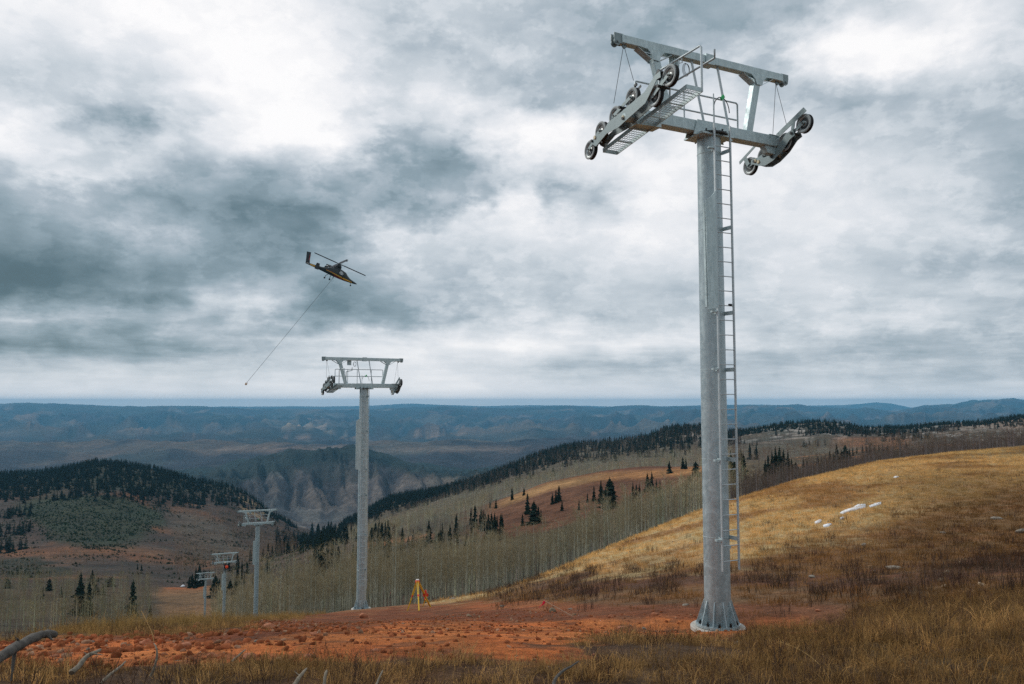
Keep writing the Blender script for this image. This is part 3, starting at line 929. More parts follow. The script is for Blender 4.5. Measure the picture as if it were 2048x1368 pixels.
def tower_head_meshes():
    out = []
    def part(name, m, mats):
        out.append((name, m.mesh(name, mats)))
    # top flange pair
    m = MB()
    m.lathe([(0, HEADZ - .03), (.40, HEADZ - .03), (.40, HEADZ), (0, HEADZ)], n=28)
    for k in range(12):
        a = k * math.pi / 6 + .2
        m.tube([(.35 * math.cos(a), .35 * math.sin(a), HEADZ - .07), (.35 * math.cos(a), .35 * math.sin(a), HEADZ + .06)], .018, 6)
    part('top_flange', m, M_DARKSTEEL)
    # crossarm: hollow box beam, deeper saddle in the middle
    m = MB()
    m.bar((-1.72, 0, 10.20), (1.93, 0, 10.20), .24, .24, ch=.012)
    m.prism([(-.52, 10.0), (.52, 10.0), (.42, 10.325), (-.42, 10.325)], (0, -.135, 0), (1, 0, 0), (0, 0, 1), (0, 1, 0), .022)
    m.prism([(-.52, 10.0), (.52, 10.0), (.42, 10.325), (-.42, 10.325)], (0, .135, 0), (1, 0, 0), (0, 0, 1), (0, 1, 0), .022)
    m.prism([(-.42, -.3), (.42, -.3), (.42, .3), (-.42, .3)], (0, 0, 10.018), (1, 0, 0), (0, 1, 0), (0, 0, 1), .035)
    m.bar((1.60, 0, 10.325), (1.90, 0, 10.325), .26, .012)
    for x in (1.62, 1.82):
        for z in (10.12, 10.28):
            m.tube([(x, -.118, z), (x, -.135, z)], .014, 6)
    # brackets that carry the wheels
    m.tube([(-1.70, 0, 10.16), (-2.16, 0, 10.12)], .085, 14)
    m.tube([(1.90, 0, 10.02), (2.04, 0, 9.93)], .07, 12)
    m.prism([(-1.95, 9.98), (-1.35, 10.0), (-1.35, 10.07), (-1.95, 10.10)], (0, .0, 0), (1, 0, 0), (0, 0, 1), (0, 1, 0), .30)
    m.prism([(1.58, 9.93), (1.92, 9.90), (1.92, 10.07), (1.50, 10.08)], (0, 0, 0), (1, 0, 0), (0, 0, 1), (0, 1, 0), .16)
    part('crossarm', m, M_GALV2)
    # lifting frame beam above
    m = MB()
    m.bar((-2.23, 0, 11.70), (2.09, 0, 11.70), .17, .17, ch=.010)
    m.bar((-.12, 0, 11.70), (.12, 0, 11.70), .22, .215)
    part('lifting_beam', m, M_GALV2)
    for sx, xe in ((-1, -2.23), (1, 2.09)):
        m = MB()
        for oy in (-.055, .055):
            m.prism([(-.10, -.10), (.10, -.10), (.12, .0), (.12, .10), (-.10, .10)], (xe + sx * .06, oy, 11.70), (sx, 0, 0), (0, 0, 1), (0, 1, 0), .02)
            m.lathe([(0, .022), (.075, .022), (.075, -.0), (0, -.0)], (xe + sx * .10, oy, 11.63), (0, 1, 0), 14)
        m.tube([(xe + sx * .10, -.09, 11.63), (xe + sx * .10, .09, 11.63)], .022, 8)
        m.lathe([(0, .015), (.05, .015), (.05, -.015), (0, -.015)], (xe - sx * .10, 0, 11.59), (0, 1, 0), 12)
        part('hanging_pulley', m, M_PLATE)
    # V posts with gusset plates
    for sx, xt, xb in ((-1, -1.42, -1.06), (1, 1.36, 1.08)):
        m = MB()
        m.bar((xb, 0, 10.32), (xt, 0, 11.56), .15, .17, up=(1, 0, 0), ch=.008)
        part('frame_post', m, M_GALV2)
        m = MB()
        w_ = [(xt - .42, 11.615), (xt - .20, 11.60), (xt - .10, 11.50), (xt - .07, 11.40), (xt + .09, 11.40), (xt + .12, 11.50), (xt + .22, 11.60), (xt + .42, 11.615)]
        for oy in (-.094, .094):
            m.prism(w_, (0, oy, 0), (1, 0, 0), (0, 0, 1), (0, 1, 0), .012)
        m.bar((xt - .42, 0, 11.60), (xt - .09, 0, 11.42), .17, .010)
        m.bar((xt + .42, 0, 11.60), (xt + .10, 0, 11.42), .17, .010)
        part('gusset_plate', m, M_GALV2)
    # two inclined rods between the beams
    for xt, xb in ((-.43, -.20), (.27, .47)):
        m = MB()
        m.tube([(xb, -.10, 10.25), (xt, .0, 11.62)], .026, 8)
        part('inclined_rod', m, M_PIPE)
    # rear handrail
    yr = .42
    m = MB()
    for z in (11.13, 10.74):
        m.tube([(-1.55, yr, z), (1.16, yr, z)], .019, 8)
    m.tube([(1.16, yr, 11.13), (1.20, yr, 11.10), (1.20, yr, 10.35)], .019, 8)
    m.tube([(-1.55, yr, 11.13), (-1.57, yr, 11.10), (-1.57, yr, 10.30)], .019, 8)
    for x in (-.85, -.30, .52):
        m.tube([(x, yr, 10.30), (x, yr, 11.13)], .018, 8)
    m.tube([(-.9, .0, 10.30), (-.9, yr, 10.30)], .02, 6)
    m.tube([(.52, .0, 10.30), (.52, yr, 10.30)], .02, 6)
    m.tube([(1.20, .0, 10.30), (1.20, yr, 10.33)], .02, 6)
    part('rear_handrail', m, M_PIPE)
    # catwalk beside the left wheels
    xa, xb = -1.86, -1.50
    ya, za, yb, zb = -1.57, 10.24, 1.21, 9.84
    m = MB()
    for x in (xa, xb):
        m.bar((x, ya, za), (x, yb, zb), .012, .085)
    m.bar((xa, ya, za), (xb, ya, za), .012, .085)
    m.bar((xa, yb, zb), (xb, yb, zb), .012, .085)
    for k in range(1, 5):
        t_ = k / 5
        m.bar((xa, ya + (yb - ya) * t_, za + (zb - za) * t_ - .03), (xb, ya + (yb - ya) * t_, za + (zb - za) * t_ - .03), .02, .02)
    part('catwalk_frame', m, M_GALV2)
    m = MB()
    N = 34
    for k in range(N):
        t_ = (k + .5) / N
        y, z = ya + (yb - ya) * t_, za + (zb - za) * t_
        m.bar((xa, y, z + .01), (xb, y, z + .01), .004, .012, up=(0, 0, 1))
    for k in range(1, 6):
        x = xa + (xb - xa) * k / 6
        m.bar((x, ya, za + .02), (x, yb, zb + .02), .004, .01)
    part('catwalk_grating', m, M_PIPE)
    m = MB()
    m.tube([(xb, ya, za - .03), (xb, ya, 11.06), (xb, ya + .03, 11.10), (xb, -.35, 11.09), (xb, -.30, 11.05), (xb, -.30, 10.10)], .021, 8)
    m.tube([(-1.05, -1.42, 11.17), (-1.05, -1.42, 11.00), (-1.05, -.10, 10.98), (-1.05, -.05, 10.94), (-1.05, -.05, 10.32)], .021, 8)
    m.tube([(xb, -1.0, 11.06), (xb, -1.02, 10.98), (xb, -.94, 11.0)], .010, 6)
    part('catwalk_handrail', m, M_PIPE)
    # ladder safety loop and tag
    m = MB()
    pts = [(-.25 + .21 - .21 * math.cos(a), -.45, 10.45 + .30 * math.sin(a)) for a in [math.pi * i / 10 for i in range(11)]]
    m.tube(pts, .010, 6)
    part('ladder_hoop', m, M_DARKSTEEL)
    m = MB()
    m.bar((-.06, -.47, 10.70), (.03, -.45, 10.79), .03, .07)
    part('green_tag', m, M_GREEN)
    # anemometer plate and coil of wire under the beam
    m = MB()
    m.prism([(-.98, 11.35), (-.74, 11.35), (-.74, 11.62), (-.98, 11.62)], (0, .05, 0), (1, 0, 0), (0, 0, 1), (0, 1, 0), .01)
    for k in range(4):
        m.tube([(-.95 + .06 * k, .0, 11.36), (-.93 + .06 * k, .0, 11.60)], .010, 6)
    part('bracket_plate', m, M_GALV2)
    m = MB()
    for k in range(3):
        r_ = .085 + .012 * k
        m.tube([(-.55 + r_ * .8 * math.cos(a), .02 * k, 11.42 + r_ * 1.3 * math.sin(a)) for a in [2 * math.pi * i / 16 for i in range(16)]], .005, 5, closed=True)
    part('wire_coil', m, M_CABLE)
    # thin lines from the lifting beam to the wheels
    for pts in ([(-2.15, 0, 11.58), (-2.02, .55, 10.62)], [(-2.13, 0, 11.58), (-2.02, -.15, 10.85)], [(1.95, 0, 11.58), (1.72, -.1, 10.33)], [(1.95, 0, 11.58), (1.90, -.35, 10.45)]):
        m = MB()
        m.tube(pts, .0055, 5)
        part('hanging_line', m, M_CABLE)
    return out

def make_tower(label, base, rotz, H, near=False):
    t = thing('ski_lift_tower', label, 'lift tower', base, rotz, 'ski lift towers down the slope')
    dz = H - HEADZ
    def pole():
        m = MB()
        m.lathe([(RADB, 0), (RADB * .995, H * .33), (RADB * .98, H * .6), (RADT, H - .03)], n=40, smooth=True)
        return m.mesh('pole', M_GALV)
    put('pole', pole(), t)
    def seam():
        m = MB()
        m.lathe([(RADB + .0, -.010), (RADB + .006, -.006), (RADB + .006, .006), (RADB + .0, .010)], n=40)
        return m.mesh('clamp_band', M_GALV2)
    for q in (.175, .33, .51, .625, .80, .96):
        o = put('clamp_band', cached('seam', seam), t, (0, 0, H * q))
        k_ = (RADB + (RADT - RADB) * q) / RADB
        o.scale = (k_, k_, 1)
    put('base_flange', cached('bflange', lambda: (lambda m: (m.lathe([(0, .0), (.44, .0), (.44, .045), (0, .045)], n=36), m.mesh('base_flange', M_GALV))[1])(MB())), t)
    def gus():
        m = MB()
        m.prism([(.25, .045), (.43, .045), (.42, .07), (.275, .50), (.25, .50)], (0, 0, 0), (1, 0, 0), (0, 0, 1), (0, 1, 0), .018)
        return m.mesh('base_gusset', M_GALV)
    def bolt():
        m = MB()
        m.lathe([(0, .12), (.014, .12), (.014, .09), (.030, .09), (.030, .045), (0, .045)], (.375, 0, 0), n=6)
        return m.mesh('anchor_bolt', M_BOLT)
    for k in range(10):
        put('base_gusset', cached('gus', gus), t, rotz=math.radians(-90 + 18 + 36 * k))
    for k in range(10):
        if near or k % 2 == 0:
            put('anchor_bolt', cached('bolt', bolt), t, rotz=math.radians(-90 + 36 * k))
    # ladder
    lx0, lx1, ly = -.245, .175, -.45
    lad = bpy.data.objects.new('ladder', None)
    COL.objects.link(lad)
    lad.parent = t
    def rail():
        m = MB()
        m.bar((0, 0, 1.16), (0, 0, H + .10), .028, .040, up=(0, 1, 0))
        return m.mesh('rail', M_PIPE)
    rk = ('rail', round(H, 2))
    put('rail', cached(rk, rail), lad, (lx0, ly, 0))
    put('rail', cached(rk, rail), lad, (lx1, ly, 0))
    m = MB()
    m.tube([(lx0, ly, H + .1), (lx0, ly, H + .72)], .013, 8)
    m.build('grab_post', M_PIPE, lad)
    def rung():
        m = MB()
        m.tube([(lx0, ly, 0), (lx1, ly, 0)], .0105, 6)
        return m.mesh('rung', M_PIPE)
    nr = int((H + .05 - 1.35) / .2985)
    for k in range(nr):
        put('rung', cached('rung', rung), lad, (0, 0, 1.35 + .2985 * k))
    def brkl():
        m = MB()
        m.bar((lx0 - .01, ly + .02, 0), (-.14, -.225, 0), .012, .07)
        m.bar((lx0 - .01, ly + .03, 0), (lx0 - .12, ly + .05, 0), .07, .035)
        return m.mesh('ladder_bracket', M_GALV2)
    def brk():
        m = MB()
        m.bar((lx1, ly + .02, 0), (.16, -.20, 0), .012, .08)
        return m.mesh('ladder_bracket', M_GALV2)
    for q in (.175, .33, .51, .625, .80, .96):
        put('ladder_bracket', cached('brk', brk), lad, (0, 0, H * q))
        put('ladder_bracket', cached('brkl', brkl), lad, (0, 0, H * q))
    # hinged cover plate beside the ladder
    zb_, zt_ = H * .628, H * .862
    m = MB()
    m.prism([(lx0 - .27, zb_), (lx0 - .02, zb_ + .04), (lx0 - .02, zt_ + .08), (lx0 - .14, zt_ - .06), (lx0 - .29, zt_ - .15)], (0, ly - .03, 0), (1, 0, 0), (0, 0, 1), (0, 1, 0), .02)
    m.bar((lx0 - .28, ly + .01, zb_ + .05), (lx0 - .28, ly + .03, zt_ - .2), .02, .06, up=(0, 1, 0))
    m.build('ladder_guard_plate', M_GALV2, t)
    m = MB()
    m.tube([(.27, -.02, 1.55), (.27, -.02, 1.95)], .028, 8)
    m.bar((.24, -.02, 1.52), (.34, -.02, 1.52), .06, .05)
    m.bar((.22, -.02, 1.97), (.29, -.02, 1.97), .05, .05)
    m.build('cable_conduit', M_GALV2, t)
    if near:
        m = MB()
        m.tube([(.05, ly, H * .64), (.12, ly, H * .64)], .026, 6)
        m.build('black_clamp', M_BOLT, lad)
    # head
    hd = bpy.data.objects.new('head_frame', None)
    COL.objects.link(hd)
    hd.parent = t
    hd.location = (0, 0, dz)
    for name, me in cached('head', tower_head_meshes):
        put(name, me, hd)
    tl = train(t, TR_L, -1)
    tr = train(t, TR_R, 1)
    tl.location = tr.location = (0, 0, dz)
    return t

def pad(base, label):
    m = MB()
    m.lathe([(0, -.012), (.535, -.012), (.545, -.022), (.545, -.5), (0, -.5)], n=40)
    o = m.build('concrete_footing', M_CONC, None, base)
    tag(o, label, 'footing', 'concrete footings under the towers')

TOWERS = [  # pixel column and row of the pole foot, depth, row of the pole top, rotation, label
    (1436, 1250, 16.5, 272, 26.8, 'large galvanised steel ski lift tower standing on a round concrete footing in the red dirt'),
    (722, 1219, 45.5, 776, 25.0, 'second steel lift tower, seen in front of the blue hills beside the yellow survey tripod'),
    (511, 1243, 96.0, 1049, 23.7, 'third lift tower down the slope, pale head frame against the brown hillside'),
    (447, 1246, 142.0, 1126, 23.6, 'fourth lift tower with a worker in orange at the top of its ladder'),
    (409, 1245, 205.0, 1159, 23.6, 'farthest and smallest lift tower, standing by the cleared ski run'),
]
TW = []
for i, (px, py, d, pt, rz, lab) in enumerate(TOWERS):
    b = P(px, py, d)
    if i:
        b.z = gz(b.x, b.y) + .05
    H = (P(px + (3 if i else 0), pt, d).z - b.z)
    if i == 0:
        H = HEADZ
    TW.append((make_tower(lab, b, math.radians(rz), H, i == 0), b, H))
    if i < 2:
        pad(b, ['round concrete footing under the large near lift tower', 'low concrete footing under the second lift tower'][i])

# ------------------------------------------------------------------ vegetation materials
def leafy(name, color, var=.3, transl=.25, rough=.8, instancer=True, scale=3.0):
    m, t = material(name)
    pos = t.n('ShaderNodeNewGeometry').outputs['Position']
    n = t.n('ShaderNodeTexNoise', None, Vector=pos, Scale=scale, Detail=3.0).outputs[0]
    f = t.ss(n, .3, .7, 1 - var, 1 + var, 'LINEAR')
    comb = t.n('ShaderNodeCombineColor', None, i0=f, i1=f, i2=f).outputs[0]
    c = t.mixc(1.0, (*color, 1), comb, 'MULTIPLY')
    if instancer:
        tint = t.n('ShaderNodeAttribute', {'attribute_name': 'tint', 'attribute_type': 'INSTANCER'})
        # things outside a scatter have no tint: alpha 0 leaves the colour as it is
        c = t.mixc(tint.outputs['Alpha'], c, t.mixc(1.0, c, tint.outputs['Color'], 'MULTIPLY'))
    d = t.n('ShaderNodeBsdfDiffuse', None, Color=c, Roughness=rough)
    tr = t.n('ShaderNodeBsdfTranslucent', None, Color=c)
    mx = t.n('ShaderNodeMixShader', None, i0=transl, i1=d.outputs[0], i2=tr.outputs[0])
    t.n('ShaderNodeOutputMaterial', None, Surface=mx.outputs[0])
    return m
M_NEEDLE = leafy('spruce_needles', (.022, .036, .026), .6, .1, scale=.8)
M_BARK = leafy('spruce_bark', (.06, .045, .035), .3, 0)
M_ASPBARK = leafy('aspen_bark', (.44, .42, .32), .25, 0, scale=1.5)
M_TWIG = leafy('aspen_twigs', (.33, .27, .165), .25, .3, scale=.5)
M_GRASS = leafy('dry_grass', (.50, .34, .155), .35, .3, scale=2.0)
M_WEED = leafy('dark_weed', (.105, .066, .048), .35, .1, scale=3.0)
M_SAGE = leafy('sage_shrub', (.15, .17, .12), .3, .1)
M_STONE = leafy('red_stone', (.36, .17, .10), .35, 0, instancer=True, scale=14.0)
M_PALE = simple('pale_stone', (.27, .235, .19), .9, 0, .4, 8, .02, 16)
M_REDROCK = simple('red_sandstone', (.42, .16, .08), .85, 0, .28, 7, .01, 14)
M_SNOW = simple('old_snow', (.80, .82, .86), .6, 0, .05, 4, .01, 6)
M_WOOD = simple('weathered_wood', (.085, .076, .066), .9, 0, .75, 14, .02, 26)
M_WOODP = simple('bleached_wood', (.20, .165, .12), .85, 0, .55, 14, .01, 34)

rng = random.Random(11)
NP = np.random.RandomState(5)

def conifer_meshes(seed, slim=.17, tiers=17, nb=9):
    r = random.Random(seed)
    tr = MB()
    tr.tube([(0, 0, -.02), (.004, 0, .5), (0, 0, .93)], .016, 6, r1=.003)
    cr = MB()
    for i in range(tiers):
        q = i / (tiers - 1)
        z = .07 + .91 * q
        R = slim * (1 - q) ** .80 * r.uniform(.75, 1.15) + .008
        if i > 1 and r.random() < .12:
            R *= .6
        n = max(4, int(nb * (1 - .5 * q)))
        a0 = r.random() * 6.28
        for k in range(n):
            a = a0 + 2 * math.pi * (k + r.uniform(-.3, .3)) / n
            rr = R * r.uniform(.55, 1.2)
            dr = r.uniform(.16, .5) * rr + .008
            wv = r.uniform(.30, .5) * rr + .006
            ca, sa = math.cos(a), math.sin(a)
            top = (0, 0, z + .035)
            tip = (ca * rr, sa * rr, z - dr)
            l = (ca * rr * .5 - sa * wv, sa * rr * .5 + ca * wv, z - dr * .75 - .015)
            g = (ca * rr * .5 + sa * wv, sa * rr * .5 - ca * wv, z - dr * .75 - .015)
            cr.add([top, l, tip, g], [[0, 1, 2], [0, 2, 3]])
            # hanging spray under the branch
            cr.add([(ca * rr * .35, sa * rr * .35, z), tip, (ca * rr * .45, sa * rr * .45, z - dr - .045)], [[0, 1, 2]])
    return tr.mesh('trunk', M_BARK), cr.mesh('crown', M_NEEDLE, fix=False)

def merged(name, a, b):
    bm = bmesh.new()
    bm.from_mesh(a)
    for f in bm.faces:
        f.material_index = 0
    k = len(bm.faces)
    bm.from_mesh(b)
    bm.faces.ensure_lookup_table()
    for f in bm.faces[k:]:
        f.material_index = 1
    me = bpy.data.meshes.new(name)
    bm.to_mesh(me)
    bm.free()
    me.materials.append(a.materials[0])
    me.materials.append(b.materials[0])
    return me

def aspen_meshes(seed, big=True):
    r = random.Random(seed)
    tr = MB()
    lean = r.uniform(-.03, .03)
    bx = lambda z: lean * z + .008 * math.sin(5 * z + seed)
    tr.tube([(bx(z), 0, z) for z in (-.03, .2, .4, .6, .8, .97)], .0100, 6, r1=.0012)
    tw = MB()
    nl = 26 if big else 18
    for i in range(nl):
        z = r.uniform(.22, .93) ** .9
        a = r.random() * 6.28
        L = (.24 * (1 - z) + .08) * r.uniform(.6, 1.25)
        up = r.uniform(.7, 1.5)
        p0 = Vector((bx(z), 0, z))
        p1 = p0 + Vector((math.cos(a) * L * .75, math.sin(a) * L * .75, L * up * .62))
        w_ = .0016
        tr.add([p0 + Vector((0, 0, w_ * 1.2)), p0 - Vector((0, 0, w_ * 1.2)), p1], [[0, 1, 2]])
        for k in range(15 if big else 11):
            t_ = r.uniform(.15, 1.0)
            q = p0.lerp(p1, t_)
            dd = Vector((math.cos(a) + r.uniform(-1.1, 1.1), math.sin(a) + r.uniform(-1.1, 1.1), r.uniform(.3, 1.6))).normalized()
            l2 = r.uniform(.035, .085)
            s_ = dd.cross(Vector((r.random(), r.random(), r.random()))).normalized() * .0012
            e = q + dd * l2
            tw.add([q - s_, q + s_, e], [[0, 1, 2]])
            if k % 2 == 0:
                d3 = (dd + Vector((r.uniform(-1, 1), r.uniform(-1, 1), r.uniform(0, .8)))).normalized()
                tw.add([q + dd * l2 * .5 - s_, q + dd * l2 * .5 + s_, q + dd * l2 * .5 + d3 * l2 * .6], [[0, 1, 2]])
    return tr.mesh('trunk', M_ASPBARK), tw.mesh('crown', M_TWIG, fix=False)

def scatter(name, pts, rot, scl, tint, protos, tilt=None):
    """one object that stands a prototype at every point; the prototypes are real members of the scene"""
    n = len(pts)
    me = bpy.data.meshes.new(name)
    me.vertices.add(n)
    me.vertices.foreach_set('co', np.asarray(pts, np.float32).ravel())
    def attr(nm, typ, key, data):
        a = me.attributes.new(nm, typ, 'POINT')
        a.data.foreach_set(key, np.ascontiguousarray(data).ravel())
    r3 = np.zeros((n, 3), np.float32)
    if tilt is not None:
        r3[:, 0] = tilt * NP.uniform(-1, 1, n)
        r3[:, 1] = tilt * NP.uniform(-1, 1, n)
    r3[:, 2] = rot
    attr('rot', 'FLOAT_VECTOR', 'vector', r3)
    s = np.asarray(scl, np.float32)
    if s.ndim == 1:
        s = np.repeat(s[:, None], 3, 1)
    attr('scl', 'FLOAT_VECTOR', 'vector', s)
    attr('tint', 'FLOAT_COLOR', 'color', np.concatenate([tint, np.ones((n, 1))], 1).astype(np.float32))
    attr('kind_id', 'INT', 'value', NP.randint(0, len(protos), n).astype(np.int32))
    o = bpy.data.objects.new(name, me)
    COL.objects.link(o)
    o['kind'] = 'stuff'
    ng = bpy.data.node_groups.new(name, 'GeometryNodeTree')
    ng.interface.new_socket('Geometry', in_out='INPUT', socket_type='NodeSocketGeometry')
    ng.interface.new_socket('Geometry', in_out='OUTPUT', socket_type='NodeSocketGeometry')
    N = ng.nodes
    gi, go, jn = N.new('NodeGroupInput'), N.new('NodeGroupOutput'), N.new('GeometryNodeJoinGeometry')
    def named(nm, dt):
        a = N.new('GeometryNodeInputNamedAttribute')
        a.data_type = dt
        a.inputs[0].default_value = nm
        return a.outputs[0]
    for i, p in enumerate(protos):
        ip = N.new('GeometryNodeInstanceOnPoints')
        oi = N.new('GeometryNodeObjectInfo')
        oi.inputs[0].default_value = p
        oi.transform_space = 'ORIGINAL'
        cmpn = N.new('FunctionNodeCompare')
        cmpn.data_type = 'INT'
        cmpn.operation = 'EQUAL'
        ng.links.new(named('kind_id', 'INT'), cmpn.inputs[2])
        cmpn.inputs[3].default_value = i
        ng.links.new(gi.outputs[0], ip.inputs['Points'])
        ng.links.new(cmpn.outputs[0], ip.inputs['Selection'])
        ng.links.new(oi.outputs['Geometry'], ip.inputs['Instance'])
        e2r = N.new('FunctionNodeEulerToRotation')
        ng.links.new(named('rot', 'FLOAT_VECTOR'), e2r.inputs[0])
        ng.links.new(e2r.outputs[0], ip.inputs['Rotation'])
        ng.links.new(named('scl', 'FLOAT_VECTOR'), ip.inputs['Scale'])
        ng.links.new(ip.outputs[0], jn.inputs[0])
    ng.links.new(jn.outputs[0], go.inputs[0])
    md = o.modifiers.new('scatter', 'NODES')
    md.node_group = ng
    return o

def sample(n, c0, c1, d0, d1, keep=None, pad_=None):
    """n tries spread evenly over the wedge of ground between columns c0..c1 (picture px) and depths d0..d1"""
    d = np.sqrt(NP.uniform(d0 ** 2, d1 ** 2, n))
    c = NP.uniform((c0 - 1024) / F, (c1 - 1024) / F, n)
    X, Y = c * d, d
    px, dd = eff(X, Y)
    k = np.ones(n, bool)
    if keep is not None:
        k = keep(X, Y, px, dd) > NP.rand(n)
    X, Y = X[k], Y[k]
    return X, Y, height(X, Y)
def tints(n, a=.25, hue=.08):
    v = NP.uniform(1 - a, 1 + a, (n, 1))
    return v * (1 + NP.uniform(-hue, hue, (n, 3)))

# ---- prototypes
CON = [conifer_meshes(s, sl) for s, sl in ((1, .15), (2, .19), (3, .13), (4, .24))]
CONM = [merged('conifer', *conifer_meshes(s + 20, sl, 9, 6)) for s, sl in ((1, .20), (2, .25))]
ASP = [aspen_meshes(s) for s in (1, 2, 3, 4)]
ASPM = [merged('aspen', *aspen_meshes(s + 10, False)) for s in (1, 2, 3)]

ORD = ('first second third fourth fifth sixth seventh eighth ninth tenth eleventh twelfth thirteenth fourteenth fifteenth sixteenth seventeenth eighteenth nineteenth '
       'twentieth').split()
def ordinal(i):
    if i < 20:
        return ORD[i]
    tens = ['', '', 'twenty', 'thirty', 'forty', 'fifty', 'sixty', 'seventy', 'eighty'][(i + 1) // 10]
    u = (i + 1) % 10
    return (tens[:-1] + 'ieth') if u == 0 else tens + '-' + ORD[u - 1]
CLUSTER = {}
def enrol(t, key, px):
    CLUSTER.setdefault(key, []).append((px, t))
def conifer(px, ytop, ybase, label, group, wide=1.0):
    g = ground_at(px, ybase, float(crest_d(px)) * 1.22, 1200)
    d = g.y
    ztop = P(px, ytop, d).z
    h = min(max(ztop - g.z, 4.5), 22.0)
    t = thing('conifer_tree', label, 'conifer', (g.x, g.y, g.z - .1), rng.random() * 6.28, group)
    tr, cr = CON[rng.randrange(3) if wide < 1.4 else 3]
    hpx = ybase - ytop
    wd = h * wide * rng.uniform(.9, 1.2) * (1.35 if hpx < 34 else 1.15)
    for me, nm in ((tr, 'trunk'), (cr, 'crown')):
        o = put(nm, me, t)
        o.scale = (wd, wd, h)
    enrol(t, label, px)
    return t

G_M = 'dark spruces on the rust coloured meadow'
L_M = 'dark spruce standing on the rust meadow slope behind the aspens'
for a in [(1220, 953, 1018, 1.5), (1202, 959, 1002), (1188, 970, 1003), (1266, 962, 1000), (1273, 966, 1000), (1279, 966, 998), (1295, 944, 984), (1304, 941, 984, 1.2),
          (1313, 956, 984), (1320, 962, 982), (1246, 1000, 1032), (1175, 992, 1006), (1118, 970, 1003, 1.2), (1105, 985, 1009), (1112, 978, 1006),
          (1055, 985, 1029, 1.2), (1068, 1000, 1048, 1.4), (1077, 1011, 1044), (1045, 1026, 1052), (1124, 1003, 1022), (1339, 920, 947), (1366, 912, 938, 1.3),
          (1372, 914, 938), (1392, 921, 953, 1.6), (1158, 1000, 1020), (1082, 1018, 1040), (1211, 975, 1006), (1228, 968, 1010)]:
    conifer(a[0], a[1], a[2], L_M, G_M, a[3] if len(a) > 3 else 1.0)
G_A = 'dark spruces rising out of the aspen wood'
L_A = 'narrow dark spruce rising among the bare aspens of the valley'
for a in [(950, 1009, 1056, 1.3), (962, 1016, 1058), (970, 1023, 1061), (942, 1014, 1050), (994, 1030, 1054), (983, 1036, 1056), (1005, 1034, 1056), (1024, 972, 1000),
          (992, 997, 1017, 1.3), (980, 1000, 1016), (1048, 976, 991), (880, 1053, 1097), (900, 1047, 1074), (914, 1073, 1122), (930, 1131, 1172), (936, 1140, 1175), (847, 1070, 1110, 1.2), (838, 1079, 1099),
          (817, 1070, 1096), (824, 1072, 1094), (759, 1085, 1103), (750, 1092, 1104), (773, 1098, 1113), (690, 1082, 1100), (671, 1100, 1116), (887, 1058, 1092), (872, 1062, 1090),
          (1392, 968, 1000), (1385, 976, 1000)]:
    conifer(a[0], a[1], a[2], L_A, G_A, a[3] if len(a) > 3 else 1.0)
for k in range(44):
    px_ = rng.uniform(620, 1010)
    yb_ = np.interp(px_, [620, 720, 850, 1010], [1128, 1116, 1100, 1068]) + rng.uniform(-14, 30)
    conifer(px_, yb_ - rng.uniform(34, 58), yb_, L_A, G_A)
G_V = 'dark spruces along the valley bottom beside the lift line'
L_V = 'dark spruce in the valley bottom beside the line of towers'
for a in [(634, 1085, 1140), (642, 1067, 1157), (637, 1095, 1150), (535, 1111, 1146), (568, 1070, 1106, 1.2), (560, 1074, 1108), (575, 1078, 1108), (526, 1096, 1122), (536, 1086, 1118, 1.3), (544, 1090, 1122),
          (536, 1114, 1146), (475, 1132, 1180), (482, 1138, 1182), (488, 1146, 1184), (459, 1157, 1228, 1.4), (470, 1160, 1222, 1.3), (481, 1187, 1229, 1.5), (492, 1196, 1230, 1.2), (544, 1172, 1232, 1.3), (538, 1180, 1230),
          (576, 1150, 1218), (593, 1168, 1218, 1.2), (606, 1180, 1218), (430, 1148, 1196, 1.4), (438, 1156, 1200), (378, 1153, 1177), (391, 1133, 1177), (398, 1128, 1174, 1.2), (407, 1136, 1172), (384, 1146, 1176),
          (524, 1136, 1150), (553, 1078, 1112), (620, 1074, 1100), (610, 1078, 1104), (600, 1082, 1108), (588, 1086, 1110), (655, 1078, 1108), (662, 1110, 1130)]:
    conifer(a[0], a[1], a[2], L_V, G_V, a[3] if len(a) > 3 else 1.0)
for k in range(16):
    px_ = rng.uniform(455, 640)
    yb_ = rng.uniform(1120, 1190)
    conifer(px_, yb_ - rng.uniform(22, 44), yb_, L_V, G_V)
L_L = {0: 'tall dark spruce at left, standing alone over the pale aspens', 1: 'dark spruce beside another in the grey aspens at the lower left', 2: 'small dark spruce on the slope below the rust field at left'}
for a in [(159, 1143, 1232, 1.2, 1), (177, 1163, 1232, 1.2, 1), (264, 1158, 1238, 1.3, 0), (184, 1138, 1172, 1.2, 2), (205, 1165, 1190, 1.0, 2), (221, 1155, 1174, 1.8, 2), (98, 1155, 1182, 1.4, 2),
          (85, 1177, 1198, 1.2, 2), (122, 1180, 1195, 1.0, 2), (192, 1176, 1190, 1.8, 2), (15, 1158, 1177, 1.6, 2), (275, 1128, 1140, 1., 2), (283, 1130, 1142, 1., 2), (300, 1214, 1240, 1.2, 1)]:
    conifer(a[0], a[1], a[2], L_L[a[4]], 'dark spruces at the lower left', a[3])
G_R = 'spruce clumps beyond the right shoulder of the hill'
L_R = 'dark spruce in a clump beyond the golden hillside'
